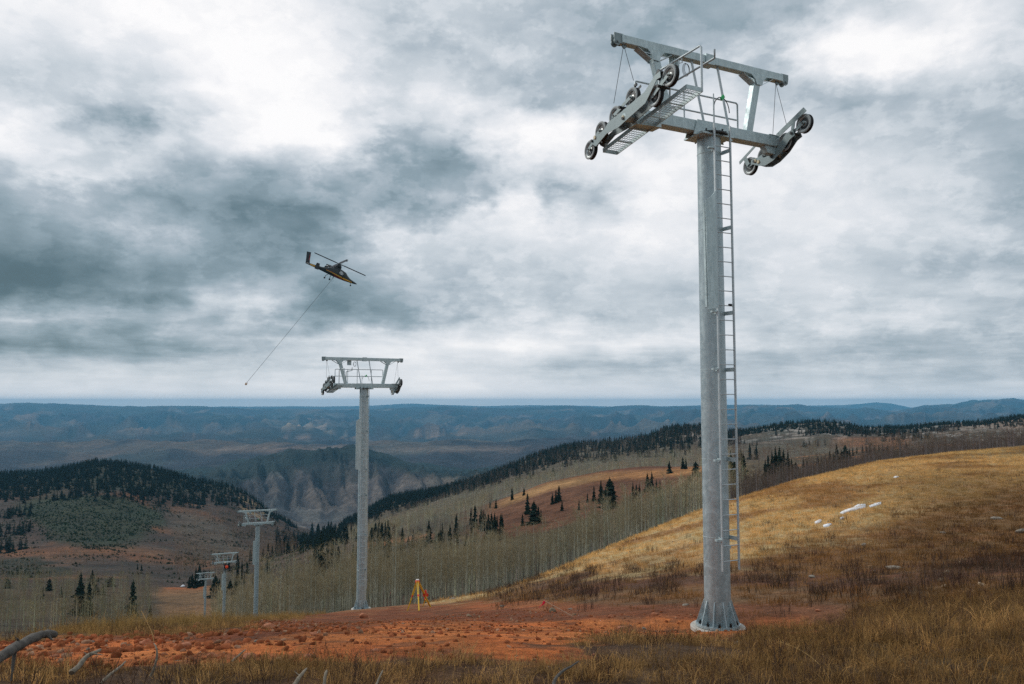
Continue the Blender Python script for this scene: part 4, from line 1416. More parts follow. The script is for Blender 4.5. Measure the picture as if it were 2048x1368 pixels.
for a in [(1500, 885, 919), (1513, 888, 919), (1488, 906, 982, 1.2), (1463, 900, 985), (1470, 915, 980), (1537, 908, 955, 1.2), (1545, 900, 957), (1552, 893, 957, 1.2), (1560, 891, 957, 1.3), (1568, 896, 957), (1577, 900, 957, 1.2), (1584, 915, 955),
          (1592, 926, 948, 1.8), (1643, 912, 933), (1651, 915, 930), (1636, 918, 932), (1660, 900, 927, 1.2), (1667, 904, 926), (1674, 886, 927, 1.2), (1683, 898, 926), (1691, 888, 918, 1.4), (1699, 896, 917), (1508, 950, 975, 1.2), (1531, 918, 950),
          (1706, 894, 912), (1725, 888, 906), (1733, 890, 906), (1741, 887, 906), (1750, 889, 905), (1758, 888, 904), (1766, 889, 903), (1775, 890, 903), (1714, 892, 908), (1478, 930, 984), (1455, 918, 990), (1607, 926, 936), (1614, 928, 936)]:
    conifer(a[0], a[1], a[2], L_R, G_R, a[3] if len(a) > 3 else 1.0)
G_F = 'dense spruces at the mouth of the valley'
L_F = 'dark spruce in the dense stand at the mouth of the valley'
for k in range(46):
    px = rng.uniform(622, 790)
    yb = 1082 + rng.uniform(-10, 8) - max(0, px - 720) * .10
    conifer(px, yb - rng.uniform(24, 38), yb, L_F, G_F, 1.2)

# ---- aspens: the nearest ones as trees of their own
def tower_clear(X, Y, r=5.0):
    k = np.ones(len(X), bool)
    for _, b, _h in TW:
        k &= np.hypot(X - b.x, Y - b.y) > r
    # keep the sight line to the towers free on the uphill side
    for _, b, _h in TW[2:]:
        cb, c = b.x / b.y, X / Y
        k &= ~((np.abs(c - cb) < 22 / F) & (Y < b.y))
    return k
def aspen_keep(X, Y, px, d):
    dc = crest_d(px)
    st = np.where(px < 400, 150, np.where(px < 700, 104, dc * 1.38))
    k = (d > st).astype(float)
    far_ok = (px < 985) * (d < 600) * (gnoise(X / 60, Y / 60, 17) > -.35) * .75
    k *= np.where(px > 700, np.maximum(d < 262 + 40 * gnoise(X / 30, Y / 30), far_ok), d < 400)
    wob = 16 * gnoise(X / 20, Y / 20, 2)
    run = (px + wob > 318) & (px + wob < 436)
    k *= ~run
    k *= tower_clear(X, Y)
    k *= sm(gnoise(X / 25, Y / 25, 8) + .6 * gnoise(X / 9, Y / 9, 18), -.7, .1) * .85 + .12
    return k
Xa, Ya, Za = sample(11000, -80, 1500, 90, 600, aspen_keep)
Xa2, Ya2, Za2 = sample(2300, 440, 1460, 90, 190, aspen_keep)
Xa, Ya, Za = np.concatenate([Xa, Xa2]), np.concatenate([Ya, Ya2]), np.concatenate([Za, Za2])
order = np.argsort(Ya)
Xa, Ya, Za = Xa[order], Ya[order], Za[order]
NEAR_N = 270
G_ASP = 'bare aspens behind the brow of the slope'
SEG = [(330, 'bare grey aspen below the brow at the lower left'), (400, 'bare aspen at the edge of the cleared run'), (440, 'bare aspen near the farthest tower'),
       (480, 'bare aspen right of the fourth tower'), (520, 'bare aspen around the third tower'), (560, 'bare aspen just right of the third tower'), (600, 'bare aspen above the orange boulder'),
       (640, 'bare aspen midway between third and second towers'), (680, 'bare aspen a little left of the second tower'), (730, 'bare aspen close behind the second tower'),
       (780, 'bare aspen between second tower and tripod'), (830, 'bare aspen just left of the tripod'), (880, 'bare aspen behind the tripod'), (930, 'bare aspen right of the tripod'),
       (980, 'bare aspen above the low end of the golden slope'), (1040, 'slim aspen at the lower golden edge'), (1100, 'slim aspen above the pink flag'),
       (1160, 'slim aspen right of the pink flag'), (1220, 'slim aspen midway along the golden edge'), (1280, 'slim aspen on the upper golden edge'), (1340, 'slim aspen left of the near tower'), (9999, 'slim aspen right beside the near tower pole')]
for i in range(min(NEAR_N, len(Xa))):
    px = 1024 + F * Xa[i] / Ya[i]
    h = rng.uniform(5.6, 8.8) * (.8 if px < 400 else 1)
    if 530 < px < 800 and rng.random() < .2:
        h = rng.uniform(9, 10.5)
    lab = next(l for x, l in SEG if px < x)
    t = thing('aspen_tree', lab, 'aspen', (Xa[i], Ya[i], Za[i]), rng.random() * 6.28, G_ASP)
    enrol(t, lab, px)
    tr, cr = ASP[rng.randrange(4)]
    for me, nm in ((tr, 'trunk'), (cr, 'crown')):
        o = put(nm, me, t)
        o.scale = (h * 1.05, h * 1.05, h)
for key, items in CLUSTER.items():
    items.sort(key=lambda q: q[0])
    if len(items) > 1:
        for i, (px_, t) in enumerate(items):
            w_ = key.split()
            t['label'] = ' '.join(w_[:12]) + ', ' + ordinal(i) + ' from the left'
# prototypes that also stand in the wood
PRA = []
for k in range(3):
    i = NEAR_N + k
    o = put('aspen_tree', ASPM[k], None, (Xa[i], Ya[i], Za[i]))
    o.scale = (9, 9, 9)
    tag(o, 'bare pale aspen just behind the front row, ' + ['first', 'second', 'third'][k] + ' of three', 'aspen', 'bare aspens farther back')
    PRA.append(o)
Xr, Yr, Zr = Xa[NEAR_N + 3:], Ya[NEAR_N + 3:], Za[NEAR_N + 3:]
px = 1024 + F * Xr / Yr
hs = NP.uniform(5.8, 8.4, len(Xr)) * np.where(px < 400, .92, 1.0)
cl = fbm(Xr / 28, Yr / 28, 3, 61)
hs = hs * (1 + .22 * cl)
tn = tints(len(Xr), .38, .08) * (1 + .38 * cl[:, None] * np.array([1, .9, .7]))
tn[px < 420] *= np.array([.74, .74, .68])
scatter('aspen_wood', np.stack([Xr, Yr, Zr], 1), NP.uniform(0, 6.28, len(Xr)), np.stack([hs * 1.1, hs * 1.1, hs], 1), tn, PRA)
# pale belt beyond the meadow, mixed wood up to the ridge, and the slopes of the left hill
def belt_keep(X, Y, px, d):
    k = (px > 690) * sm(d, 575, 640) * (px < 1480)
    k = k * np.where(d > 960, .45 * (px > 900) , 1.0)
    k2 = (px > 1470) * (d > 330) * .35 * sm(gnoise(X / 60, Y / 60, 3), -.4, .2) * (d < 1000)
    k3 = (px > 360) * (px < 600) * (d > 440) * (d < 1000) * sm(gnoise(X / 70, Y / 70, 4), -.3, .1) * .9
    k4 = (px < 330) * (d > 420) * (d < 600) * sm(gnoise(X / 50, Y / 50, 5), .0, .3) * .5
    return np.clip(k + k2 + k3 + k4, 0, 1)
Xb, Yb, Zb = sample(24000, -50, 2100, 330, 1290, belt_keep)
hs = NP.uniform(7, 10.5, len(Xb))
px = 1024 + F * Xb / Yb
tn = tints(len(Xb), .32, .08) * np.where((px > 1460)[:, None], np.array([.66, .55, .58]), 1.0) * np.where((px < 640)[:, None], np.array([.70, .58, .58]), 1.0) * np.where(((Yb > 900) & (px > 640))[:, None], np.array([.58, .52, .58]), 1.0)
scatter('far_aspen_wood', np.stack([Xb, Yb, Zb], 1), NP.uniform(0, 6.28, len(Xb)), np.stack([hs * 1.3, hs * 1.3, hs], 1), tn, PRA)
# low aspen scrub along the right shoulder
def fringe_keep(X, Y, px, d):
    dc = crest_d(px)
    return (d > dc * 1.22) * (d < dc * 2.3) * sm(px, 1440, 1500)
Xf, Yf, Zf = sample(6500, 1440, 2150, 110, 310, fringe_keep)
px = 1024 + F * Xf / Yf
hs = NP.uniform(.8, 1.15, len(Xf)) * np.interp(px, [1450, 1600, 1800, 2048], [4.6, 4.4, 4.0, 4.4])
tn = tints(len(Xf), .2, .05) * np.array([.52, .46, .56])
scatter('aspen_scrub', np.stack([Xf, Yf, Zf - .3], 1), NP.uniform(0, 6.28, len(Xf)), np.stack([hs * 1.9, hs * 1.9, hs], 1), tn, PRA)

# ---- conifers of the far ridges
PRC = []
for k, (px_, d_) in enumerate(((1440, 1180), (240, 1200))):
    X_, Y_ = (px_ - 1024) / F * d_, d_
    o = put('conifer_tree', CONM[k], None, (X_, Y_, gz(X_, Y_)))
    o.scale = (11, 11, 11)
    tag(o, ['dark conifer on the far rocky ridge at right', 'dark conifer on the wooded hilltop at left'][k], 'conifer')
    PRC.append(o)
def con_keep(X, Y, px, d):
    n1 = gnoise(X / 130, Y / 130, 6) + .5 * gnoise(X / 50, Y / 50, 7)
    k = (px > 690) * (px < 1010) * sm(d, 930, 1020) * .95
    k = k + (px >= 1010) * (px < 1460) * sm(d, 800, 1150) * (.30 + .7 * sm(n1, -.3, .3)) * np.interp(d, [780, 950, 1300], [.35, .8, 1.0])
    k = k + (px >= 1460) * sm(d, 930, 1050) * sm(n1, -.35, .15) * .95
    k = k + (px >= 1460) * (d > 520) * (d < 930) * sm(n1, .45, .7) * .5
    left = (px < 600)
    yl = np.interp(px, [0, 150, 300, 450, 560], [1000, 1010, 1012, 1030, 1030])
    k = k + left * sm(d, np.interp(px, [0, 100, 250, 400, 480, 560], [1010, 960, 960, 1010, 1080, 1180]), np.interp(px, [0, 100, 250, 400, 480, 560], [1080, 1030, 1030, 1090, 1160, 1250])) * np.where(px > 420, .45, .97) * sm(n1, -.95, -.45)
    k = k + (px < 75) * (d > 560) * (d < 980) * sm(n1, -.2, .2) * .8
    k = k + (px > 560) * (px < 700) * sm(d, 480, 560) * (d < 1250) * sm(n1, -.1, .3) * .6
    return np.clip(k, 0, 1)
Xc, Yc, Zc = sample(21000, -80, 2120, 480, 1420, con_keep)
hs = NP.uniform(7.5, 12.5, len(Xc))
px = 1024 + F * Xc / Yc
hs = np.where(px > 1480, hs * .72, hs)
scatter('far_conifer_wood', np.stack([Xc, Yc, Zc - .3], 1), NP.uniform(0, 6.28, len(Xc)), np.stack([hs * 1.15, hs * 1.15, hs], 1), tints(len(Xc), .3, .08), PRC)

def scrub_keep(X, Y, px, d):
    z = height(X, Y, False)
    ppx, ppy = project(X, Y, z)
    g1 = ((ppx - 170) / 130) ** 2 + ((ppy - 1042) / 46) ** 2 < 1
    g2 = ((ppx - 265) / 75) ** 2 + ((ppy - 1020) / 24) ** 2 < 1
    n = gnoise(X / 45, Y / 45, 12) + .6 * gnoise(X / 18, Y / 18, 13)
    return np.clip(.9 * (g1 | g2) + sm(n, -.1, .5) * .75, 0, 1) * (px < 640)
X, Y, Z = sample(24000, -60, 640, 400, 1250, scrub_keep)
hs = NP.uniform(.9, 2.2, len(X))
_px, _py = project(X, Y, Z)
grn = ((((_px - 170) / 150) ** 2 + ((_py - 1040) / 52) ** 2 < 1) | (((_px - 265) / 85) ** 2 + ((_py - 1020) / 28) ** 2 < 1))[:, None]
scatter('hillside_scrub', np.stack([X, Y, Z - .4], 1), NP.uniform(0, 6.28, len(X)), np.stack([hs * 3.2, hs * 3.2, hs], 1),
        NP.uniform(.6, 1.5, (len(X), 1)) * np.where(grn, np.array([1.1, 1.35, .9]), np.array([1.9, 1.5, 1.1])), PRC)

# ------------------------------------------------------------------ grass, weeds, stones
def tuft(seed, n, h, spread, wd, lean, flat=0.0, mat=M_GRASS, name='grass_tuft', branchy=False):
    r = random.Random(seed)
    m = MB()
    for i in range(n):
        a = r.random() * 6.28
        b = Vector((math.cos(a), math.sin(a), 0)) * spread * math.sqrt(r.random())
        a2 = a + r.uniform(-1.3, 1.3)
        ln = r.uniform(.05, lean)
        hh = h * r.uniform(.45, 1.0)
        if r.random() < flat:
            ln, hh = ln * 2.2, hh * .35
        o = Vector((math.cos(a2), math.sin(a2), 0))
        s = Vector((-o.y, o.x, 0)) * wd * r.uniform(.6, 1.1)
        p1 = b + o * ln * hh * .5 + Vector((0, 0, hh * .6))
        p2 = b + o * ln * hh * 1.5 + Vector((0, 0, hh * r.uniform(.75, 1.0)))
        b0 = b - Vector((0, 0, .03))
        m.add([b0 - s, b0 + s, p1 + s * .8, p1 - s * .8, p2], [[0, 1, 2, 3], [3, 2, 4]])
        if branchy:
            for _ in range(3):
                q = b0.lerp(p1, r.uniform(.4, 1)) if r.random() < .5 else p1.lerp(p2, r.random())
                e = q + Vector((r.uniform(-.3, .3), r.uniform(-.3, .3), r.uniform(.1, .5))) * hh * .55
                m.add([q - s * .7, q + s * .7, e], [[0, 1, 2]])
    return m.mesh(name, mat, fix=False)
def proto(name, me, px, d, label, cat, scale=1.0):
    X_, Y_ = (px - 1024) / F * d, d
    o = put(name, me, None, (X_, Y_, gz(X_, Y_)))
    o.scale = (scale,) * 3
    return tag(o, label, cat)
GT = [proto('grass_tuft', tuft(1, 30, .15, .12, .0020, 1.3, .6), 1840, 6.6, 'tuft of dry straw coloured grass at the lower right corner', 'grass tuft'),
      proto('grass_tuft', tuft(2, 34, .09, .15, .0022, 1.8, .8), 1400, 6.4, 'low matted tuft of dry grass below the near tower', 'grass tuft'),
      proto('grass_tuft', tuft(3, 22, .30, .06, .0017, .8, .2), 930, 7.4, 'taller dry grass tuft rising in front of the red dirt', 'grass tuft')]
GH = [proto('grass_tuft', tuft(4, 26, .22, .28, .006, .8, .2), 1600, 36, 'dry golden grass tuft on the slope right of the near tower', 'grass tuft'),
      proto('grass_tuft', tuft(5, 22, .17, .34, .007, 1.1, .4), 1330, 48, 'dry golden grass tuft on the slope left of the near tower', 'grass tuft')]
WD = [proto('dry_weed', tuft(6, 16, .30, .10, .0018, .8, .1, M_WEED, 'dry_weed', True), 700, 6.6, 'small dark leafless weed below the red dirt', 'weed'),
      proto('dry_weed', tuft(7, 22, .36, .26, .005, .8, .1, M_WEED, 'dry_weed', True), 1300, 27, 'dark leafless shrub in the band behind the red dirt', 'weed')]

def tower_free(X, Y, r=.62):
    b = TW[0][1]
    return (np.hypot(X - b.x, Y - b.y) > r) & ~((np.abs(X / Y - b.x / b.y) < 75 / F) & (Y < b.y) & (Y > b.y - 2.6))
def vegmask(X, Y, px, d):
    z = height(X, Y, False)
    ppx, ppy = project(X, Y, z)
    dm = dirt_mask(ppx, ppy, X, Y)
    k = (1 - dm) ** 2 * tower_free(X, Y)
    k *= np.where(ppy < 1240, 1, 1)
    n = fbm(X * .9, Y * .9, 3, 31)
    clear = (ppx < 1700) * (ppy > 1205) * (ppy < 1255) * (ppx > 480)       # trodden soil round the dig
    k *= 1 - .9 * clear
    return k * np.where(ppx > 1500, sm(n, -1.2, -.4), sm(n, -.4, .3)), ppx, ppy
def k_near(X, Y, px, d):
    k, ppx, ppy = vegmask(X, Y, px, d)
    return k * (d < crest_d(px) * 1.15)
X, Y, Z = sample(24000, -60, 2110, 3.6, 17, k_near)
px = 1024 + F * X / Y
gcol = NP.uniform(0, 1, (len(X), 1))
zone = fbm(X * .35, Y * .35, 3, 40)[:, None]
tn = np.where(gcol < .30 + .25 * zone, np.array([.40, .31, .27]), np.array([.95, .85, .74])) * NP.uniform(.4, 1.4, (len(X), 1))
tn = np.where(((px > 1500)[:, None]) & (gcol > .5), tn * np.array([.76, .73, .68]), tn)
tall = sm(px, 1500, 1750) * .45 + .55 + .5 * sm(fbm(X * .5, Y * .5, 3, 77), .15, .5)
pick = NP.rand(len(X)) < .16 * tall
scatter('dry_grass', np.stack([X, Y, Z], 1)[~pick], NP.uniform(0, 6.28, (~pick).sum()), NP.uniform(.6, 1.25, (~pick).sum()), tn[~pick], GT[:2], .35)
scatter('tall_dry_grass', np.stack([X, Y, Z], 1)[pick], NP.uniform(0, 6.28, pick.sum()), (NP.uniform(.4, .9, len(X)) * tall)[pick], tn[pick] * 1.5, [GT[2], GT[0]], .4)
def k_litter(X, Y, px, d):
    z = height(X, Y, False)
    ppx, ppy = project(X, Y, z)
    return dirt_mask(ppx, ppy, X, Y) * (.08 + .6 * sm(fbm(X * 1.2, Y * 1.2, 3, 92), .1, .6)) * tower_free(X, Y)
X2, Y2, Z2 = sample(9000, -60, 1780, 5, 27, k_litter)
scatter('dirt_litter', np.stack([X2, Y2, Z2 - .03], 1), NP.uniform(0, 6.28, len(X2)), NP.uniform(.3, .8, len(X2)), np.array([.55, .40, .30]) * NP.uniform(.4, 1.5, (len(X2), 1)), GT[:2], .5)
# sparse seed-heads and dark weeds close by
X, Y, Z = sample(2600, -60, 2110, 4.4, 17, k_near)
scatter('weeds', np.stack([X, Y, Z], 1), NP.uniform(0, 6.28, len(X)), NP.uniform(.5, 1.1, len(X)), tints(len(X), .35, .1), [WD[0]], .3)
# strip of grass along the left brow
def k_brow(X, Y, px, d):
    dc = crest_d(px)
    z = height(X, Y, False)
    ppx, ppy = project(X, Y, z)
    return (d > dc * .80) * (d < dc * 1.15) * (px < 660) * (1 - dirt_mask(ppx, ppy, X, Y))
X, Y, Z = sample(9000, -60, 660, 8, 40, k_brow)
tn = np.array([.85, .80, .66]) * NP.uniform(.45, 1.3, (len(X), 1))
scatter('brow_grass', np.stack([X, Y, Z], 1), NP.uniform(0, 6.28, len(X)), NP.uniform(.5, 1.3, len(X)) * (1 + .5 * sm(fbm(X * .4, Y * .4, 3, 78), 0, .5)), tn, [GT[0], GT[2]], .4)
# the slope behind the dig and the golden hill
def k_hill(X, Y, px, d):
    k, ppx, ppy = vegmask(X, Y, px, d)
    red = sm(np.abs(ppy + 18 * fbm(X * .3, Y * .3, 3, 9) - np.interp(ppx, [950, 1100, 1400, 1700, 2048], [1188, 1170, 1162, 1170, 1150])), 10, 34)
    k = k * (d < crest_d(px) * 1.15) * (px > 820) * (.25 + .75 * red)
    return k * np.interp(d, [15, 40, 125], [1, .8, .45])
X, Y, Z = sample(64000, 820, 2110, 15, 128, k_hill)
ppx, ppy = project(X, Y, Z)
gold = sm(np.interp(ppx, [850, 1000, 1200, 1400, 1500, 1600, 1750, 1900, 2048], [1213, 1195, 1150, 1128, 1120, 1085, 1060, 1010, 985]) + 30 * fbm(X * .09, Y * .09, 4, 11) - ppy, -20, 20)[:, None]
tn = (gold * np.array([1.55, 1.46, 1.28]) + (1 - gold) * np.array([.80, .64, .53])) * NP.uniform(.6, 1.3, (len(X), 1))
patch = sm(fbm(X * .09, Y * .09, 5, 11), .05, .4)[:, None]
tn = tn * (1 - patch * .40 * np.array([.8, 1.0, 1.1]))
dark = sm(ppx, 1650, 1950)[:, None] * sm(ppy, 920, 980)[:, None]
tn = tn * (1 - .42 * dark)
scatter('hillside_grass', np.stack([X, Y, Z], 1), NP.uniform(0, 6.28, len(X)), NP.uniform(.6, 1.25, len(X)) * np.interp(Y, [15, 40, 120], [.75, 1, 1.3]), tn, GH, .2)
def k_shrub(X, Y, px, d):
    z = height(X, Y, False)
    ppx, ppy = project(X, Y, z)
    red = sm(np.abs(ppy + 18 * fbm(X * .3, Y * .3, 3, 9) - np.interp(ppx, [950, 1100, 1400, 1700, 2048], [1188, 1170, 1162, 1170, 1150])), 40, 14)
    red2 = .30 * sm(ppx, 1450, 1600) * sm(ppy, 1030, 1100) + .06
    return np.clip((red * .75 + red2) * sm(fbm(X * .5, Y * .5, 3, 19), -.3, .4) * sm(px, 930, 1020) * (1 - dirt_mask(ppx, ppy, X, Y)) * (ppy < 1228) * (d < crest_d(px)), 0, 1)
X, Y, Z = sample(16000, 930, 2110, 15, 90, k_shrub)
scatter('low_shrubs', np.stack([X, Y, Z], 1), NP.uniform(0, 6.28, len(X)), NP.uniform(.6, 1.3, len(X)), tints(len(X), .3, .1), [WD[1]], .2)

def rock_mesh(seed, sub=2, flat=.6, mat=None, rough=.22):
    bm = bmesh.new()
    bmesh.ops.create_icosphere(bm, subdivisions=sub, radius=1)
    r = random.Random(seed)
    off = [Vector((r.uniform(-1, 1), r.uniform(-1, 1), r.uniform(-1, 1))).normalized() for _ in range(9)]
    for v in bm.verts:
        p = v.co.copy()
        k = 1.0
        for q in off:
            s = p.dot(q)
            if s > .62:
                k *= 1 - (s - .62) * .7
        n = gnoise(np.array([p.x * 1.7 + seed]), np.array([p.y * 1.7 + p.z * 2.1]), seed)[0]
        v.co = Vector((p.x * k, p.y * k * .8, p.z * k * flat)) * (1 + rough * n)
    me = bpy.data.meshes.new('rock')
    bm.to_mesh(me)
    bm.free()
    me.polygons.foreach_set('use_smooth', [True] * len(me.polygons))
    me.materials.append(mat)
    return me
# stones one can pick out: px, py, width in picture px, label, material, shape
ROCKS = [(536, 1253, 30, 'smooth orange sandstone boulder on the brow, left of the second tower', M_REDROCK, .55),
         (728, 1233, 19, 'rounded pale red rock just below the foot of the second tower', M_REDROCK, .8),
         (395, 1249, 20, 'orange boulder on the brow below the farthest towers', M_REDROCK, .6),
         (742, 1240, 11, 'small orange stone right of the rounded pale red rock', M_REDROCK, .6),
         (627, 1268, 18, 'pink stone half buried in the red dirt left of centre', M_REDROCK, .7),
         (497, 1317, 30, 'rounded red rock at the lower edge of the dirt', M_REDROCK, .8),
         (513, 1283, 14, 'grey stone lying flat on the red dirt', M_PALE, .5),
         (293, 1285, 26, 'orange rock in the dirt above the bent dry stalk', M_REDROCK, .7),
         (365, 1290, 34, 'long orange rock slab in the stony dirt', M_REDROCK, .5),
         (183, 1283, 12, 'small pale stone near the lying branch', M_PALE, .7),
         (175, 1299, 11, 'pale tan stone beside the forked branch', M_PALE, .8),
         (455, 1287, 18, 'red rock with a dark shaded side on the dirt', M_REDROCK, .8),
         (425, 1313, 22, 'pinkish rock behind the fallen sticks', M_REDROCK, .7),
         (240, 1300, 16, 'small orange rock in the stony left of the dig', M_REDROCK, .6),
         (110, 1312, 18, 'orange rock near the big grey branch', M_REDROCK, .6),
         (620, 1313, 26, 'flat pink rock at the lower edge of the dirt', M_REDROCK, .4),
         (750, 1301, 16, 'pink flat stone at the front of the dirt', M_REDROCK, .5),
         (879, 1263, 9, 'dark stone on the orange dirt', M_REDROCK, .6),
         (1222, 1233, 13, 'brown rock at the upper edge of the orange dirt', M_REDROCK, .7),
         (1310, 1228, 14, 'orange rock above the dirt left of the near tower', M_REDROCK, .6),
         (1288, 1257, 11, 'light stone on the dirt left of the footing', M_PALE, .7),
         (1245, 1256, 22, 'flat pink stone on the dirt between flag and footing', M_REDROCK, .4),
         (1388, 1261, 6, 'small white stone touching the concrete footing', M_PALE, .9),
         (1478, 1287, 16, 'tan rock in the dry grass below the near tower', M_PALE, .8),
         (1187, 1309, 8, 'round orange stone in the dark litter below the dirt', M_REDROCK, .9),
         (1636, 1221, 13, 'pale orange stone at the end of the red dirt', M_REDROCK, .5),
         (1625, 1154, 16, 'pale grey rock in the dark shrubs', M_PALE, .5),
         (1790, 1135, 32, 'long pale grey rock on the slope right of the tower', M_PALE, .4),
         (1728, 1090, 12, 'grey rounded rock in the golden grass', M_PALE, .8),
         (1886, 1065, 14, 'flat pale rock high on the right slope', M_PALE, .4),
         (1995, 1036, 24, 'flat pale rock among stones near the right edge', M_PALE, .4),
         (2042, 1062, 22, 'pale boulder cut by the right edge', M_PALE, .7),
         (2012, 1178, 10, 'small light stone low on the right', M_PALE, .6),
         (1005, 1212, 12, 'pale stone on the soil left of the pink flag', M_PALE, .5),
         (1372, 1210, 18, 'whitish flat stones lying behind the near tower', M_PALE, .3),
         (905, 1197, 14, 'pale flat stone right of the yellow tripod', M_PALE, .3),
         (1140, 1218, 10, 'small grey stone behind the pink flag', M_PALE, .5),
         (365, 1172, 8, 'white stone on the cleared ski run in the valley', M_SNOW, .7)]
for i, (x, y, wpx, lab, mt, fl) in enumerate(ROCKS):
    g = ground_at(x, y + wpx * fl * .25, 4.0, 700)
    s = wpx / F * g.y / 2
    o = put('rock', rock_mesh(i + 3, 3 if wpx > 12 else 2, fl, mt), None, (g.x, g.y, g.z + s * fl * .35), rng.uniform(-.4, .4))
    o.scale = (s * 1.05, s, s)
    tag(o, lab, 'rock')
RP = []
for k, (x, y) in enumerate(((330, 1310), (1120, 1280), (1350, 1262))):
    g = ground_at(x, y)
    o = put('stone', rock_mesh(60 + k, 2, .6, M_STONE, .35), None, g, 0)
    o.scale = (.045,) * 3
    tag(o, ['small reddish stone in the stony left part of the dirt', 'small reddish stone in the front of the orange dirt', 'small reddish stone left of the footing'][k], 'stone')
    RP.append(o)
def k_stone(X, Y, px, d):
    z = height(X, Y, False)
    ppx, ppy = project(X, Y, z)
    return dirt_mask(ppx, ppy, X, Y) * np.interp(ppx, [0, 500, 700, 1800], [1, .9, .45, .3]) * (ppy > 1218) * tower_free(X, Y)
X, Y, Z = sample(26000, -60, 1800, 5, 27, k_stone)
s = .007 + .045 * NP.rand(len(X)) ** 4
ppx = 1024 + F * X / Y
s = s * np.interp(ppx, [0, 500, 800], [1.6, 1.4, 1.0])
pale = (NP.rand(len(X)) < .12)[:, None]
tn = np.where(pale, np.array([1.2, 1.5, 1.6]), np.array([1.0, .72, .55])) * NP.uniform(.6, 1.2, (len(X), 1))
scatter('gravel', np.stack([X, Y, Z + s * .2], 1), NP.uniform(0, 6.28, len(X)), s, tn, RP, .6)
def k_pale(X, Y, px, d):
    return (d < crest_d(px)) * .9 * sm(fbm(X * .15, Y * .15, 3, 51), .1, .5)
X, Y, Z = sample(2600, 860, 2110, 18, 125, k_pale)
s = .03 + .10 * NP.rand(len(X)) ** 3
scatter('hillside_stones', np.stack([X, Y, Z + s * .3], 1), NP.uniform(0, 6.28, len(X)), s, np.array([.9, 1.45, 1.7]) * NP.uniform(.6, 1.2, (len(X), 1)), RP, .4)

# ------------------------------------------------------------------ old snow
def snow(poly, label):
    g = [ground_at(x, y, 20, 125) for x, y in poly]
    n = len(g)
    c = sum(g, Vector()) / n
    top = [v.lerp(c, .06) + Vector((0, 0, .07)) for v in g]
    bm_ = MB()
    vs = [v - Vector((0, 0, .1)) for v in g] + top + [c + Vector((0, 0, .07))]
    fs = [[i, (i + 1) % n, (i + 1) % n + n, i + n] for i in range(n)] + [[i + n, (i + 1) % n + n, 2 * n] for i in range(n)]
    bm_.add(vs, fs, 0, True)
    o = bm_.build('snow_patch', M_SNOW)
    tag(o, label, 'snow patch', 'old snow on the golden hill')
snow([(1679, 1027), (1690, 1021), (1705, 1017), (1716, 1010), (1732, 1009), (1733, 1015), (1718, 1019), (1700, 1023), (1686, 1028)], 'largest streak of old snow on the golden hillside')
snow([(1738, 1013), (1750, 1008), (1763, 1005), (1762, 1009), (1748, 1013), (1739, 1016)], 'thin snow streak at the upper right end of the largest one')
snow([(1629, 1046), (1638, 1041), (1644, 1041), (1641, 1045), (1631, 1049)], 'small snow patch at the lower left of the streaks')
snow([(1646, 1052), (1656, 1049), (1664, 1049), (1658, 1053), (1648, 1055)], 'small flat snow patch lowest on the golden hillside')
snow([(1679, 1037), (1686, 1035), (1689, 1037), (1682, 1040)], 'tiny snow patch just under the largest streak')
snow([(1787, 955), (1794, 952), (1798, 954), (1790, 957)], 'tiny snow patch highest on the golden hillside')

# ------------------------------------------------------------------ dead branches
def branch(pts, r0, r1, label, mat=M_WOOD, forks=(), name='dead_branch'):
    """pts: picture x, y and depth of points along the branch"""
    P3 = [P(x, y, d) for x, y, d in pts]
    m = MB()
    fine, rad_ = [], []
    n = len(P3)
    for i in range(n - 1):
        for k in range(5):
            t_ = k / 5
            a, b, c, e = P3[max(i - 1, 0)], P3[i], P3[i + 1], P3[min(i + 2, n - 1)]
            q = .5 * ((2 * b) + (c - a) * t_ + (2 * a - 5 * b + 4 * c - e) * t_ ** 2 + (3 * b - a - 3 * c + e) * t_ ** 3)
            fine.append(q)
    fine.append(P3[-1])
    L = len(fine)
    for i in range(L):
        rr = r0 + (r1 - r0) * i / (L - 1)
        rad_.append(rr * (1 + .06 * math.sin(i * 1.1 + r0 * 900) + rng.uniform(-.07, .07)) * (1 if i < L - 2 else (.75, .35)[i - L + 2]))
        if i % 2:
            fine[i] = fine[i] + Vector((rng.uniform(-1, 1), 0, rng.uniform(-1, 1))) * rr * .22
    m.tube(fine, rad_, 10)
    for f in forks:
        q = [P(x, y, d) for x, y, d in f]
        m.tube(q, r1 * .6, 6, r1=r1 * .2)
    o = m.build(name, mat)
    return tag(o, label, 'branch')
branch([(-60, 1362, 5.0), (-5, 1318, 5.3), (35, 1292, 5.6), (72, 1273, 5.9), (100, 1268, 6.1), (112, 1270, 6.2)], .040, .024, 'thick grey weathered branch lying across the lower left corner', M_WOOD,
       forks=[[(40, 1288, 5.65), (34, 1276, 5.6)], [(30, 1300, 5.6), (26, 1330, 5.55), (22, 1362, 5.5)], [(96, 1270, 6.0), (104, 1280, 6.0)]])
branch([(143, 1346, 6.2), (158, 1332, 6.3), (172, 1314, 6.45), (188, 1306, 6.55), (203, 1299, 6.7)], .022, .012, 'short bleached forked branch on the stones right of the thick grey one', M_WOODP,
       forks=[[(186, 1307, 6.5), (206, 1310, 6.5)], [(176, 1312, 6.5), (168, 1304, 6.5)]])
branch([(302, 1352, 5.9), (309, 1335, 5.9), (314, 1312, 5.92), (312, 1294, 5.95), (307, 1286, 6.0)], .011, .004, 'bent pale dry stalk standing up from the litter at left', M_WOODP, name='dry_stalk')
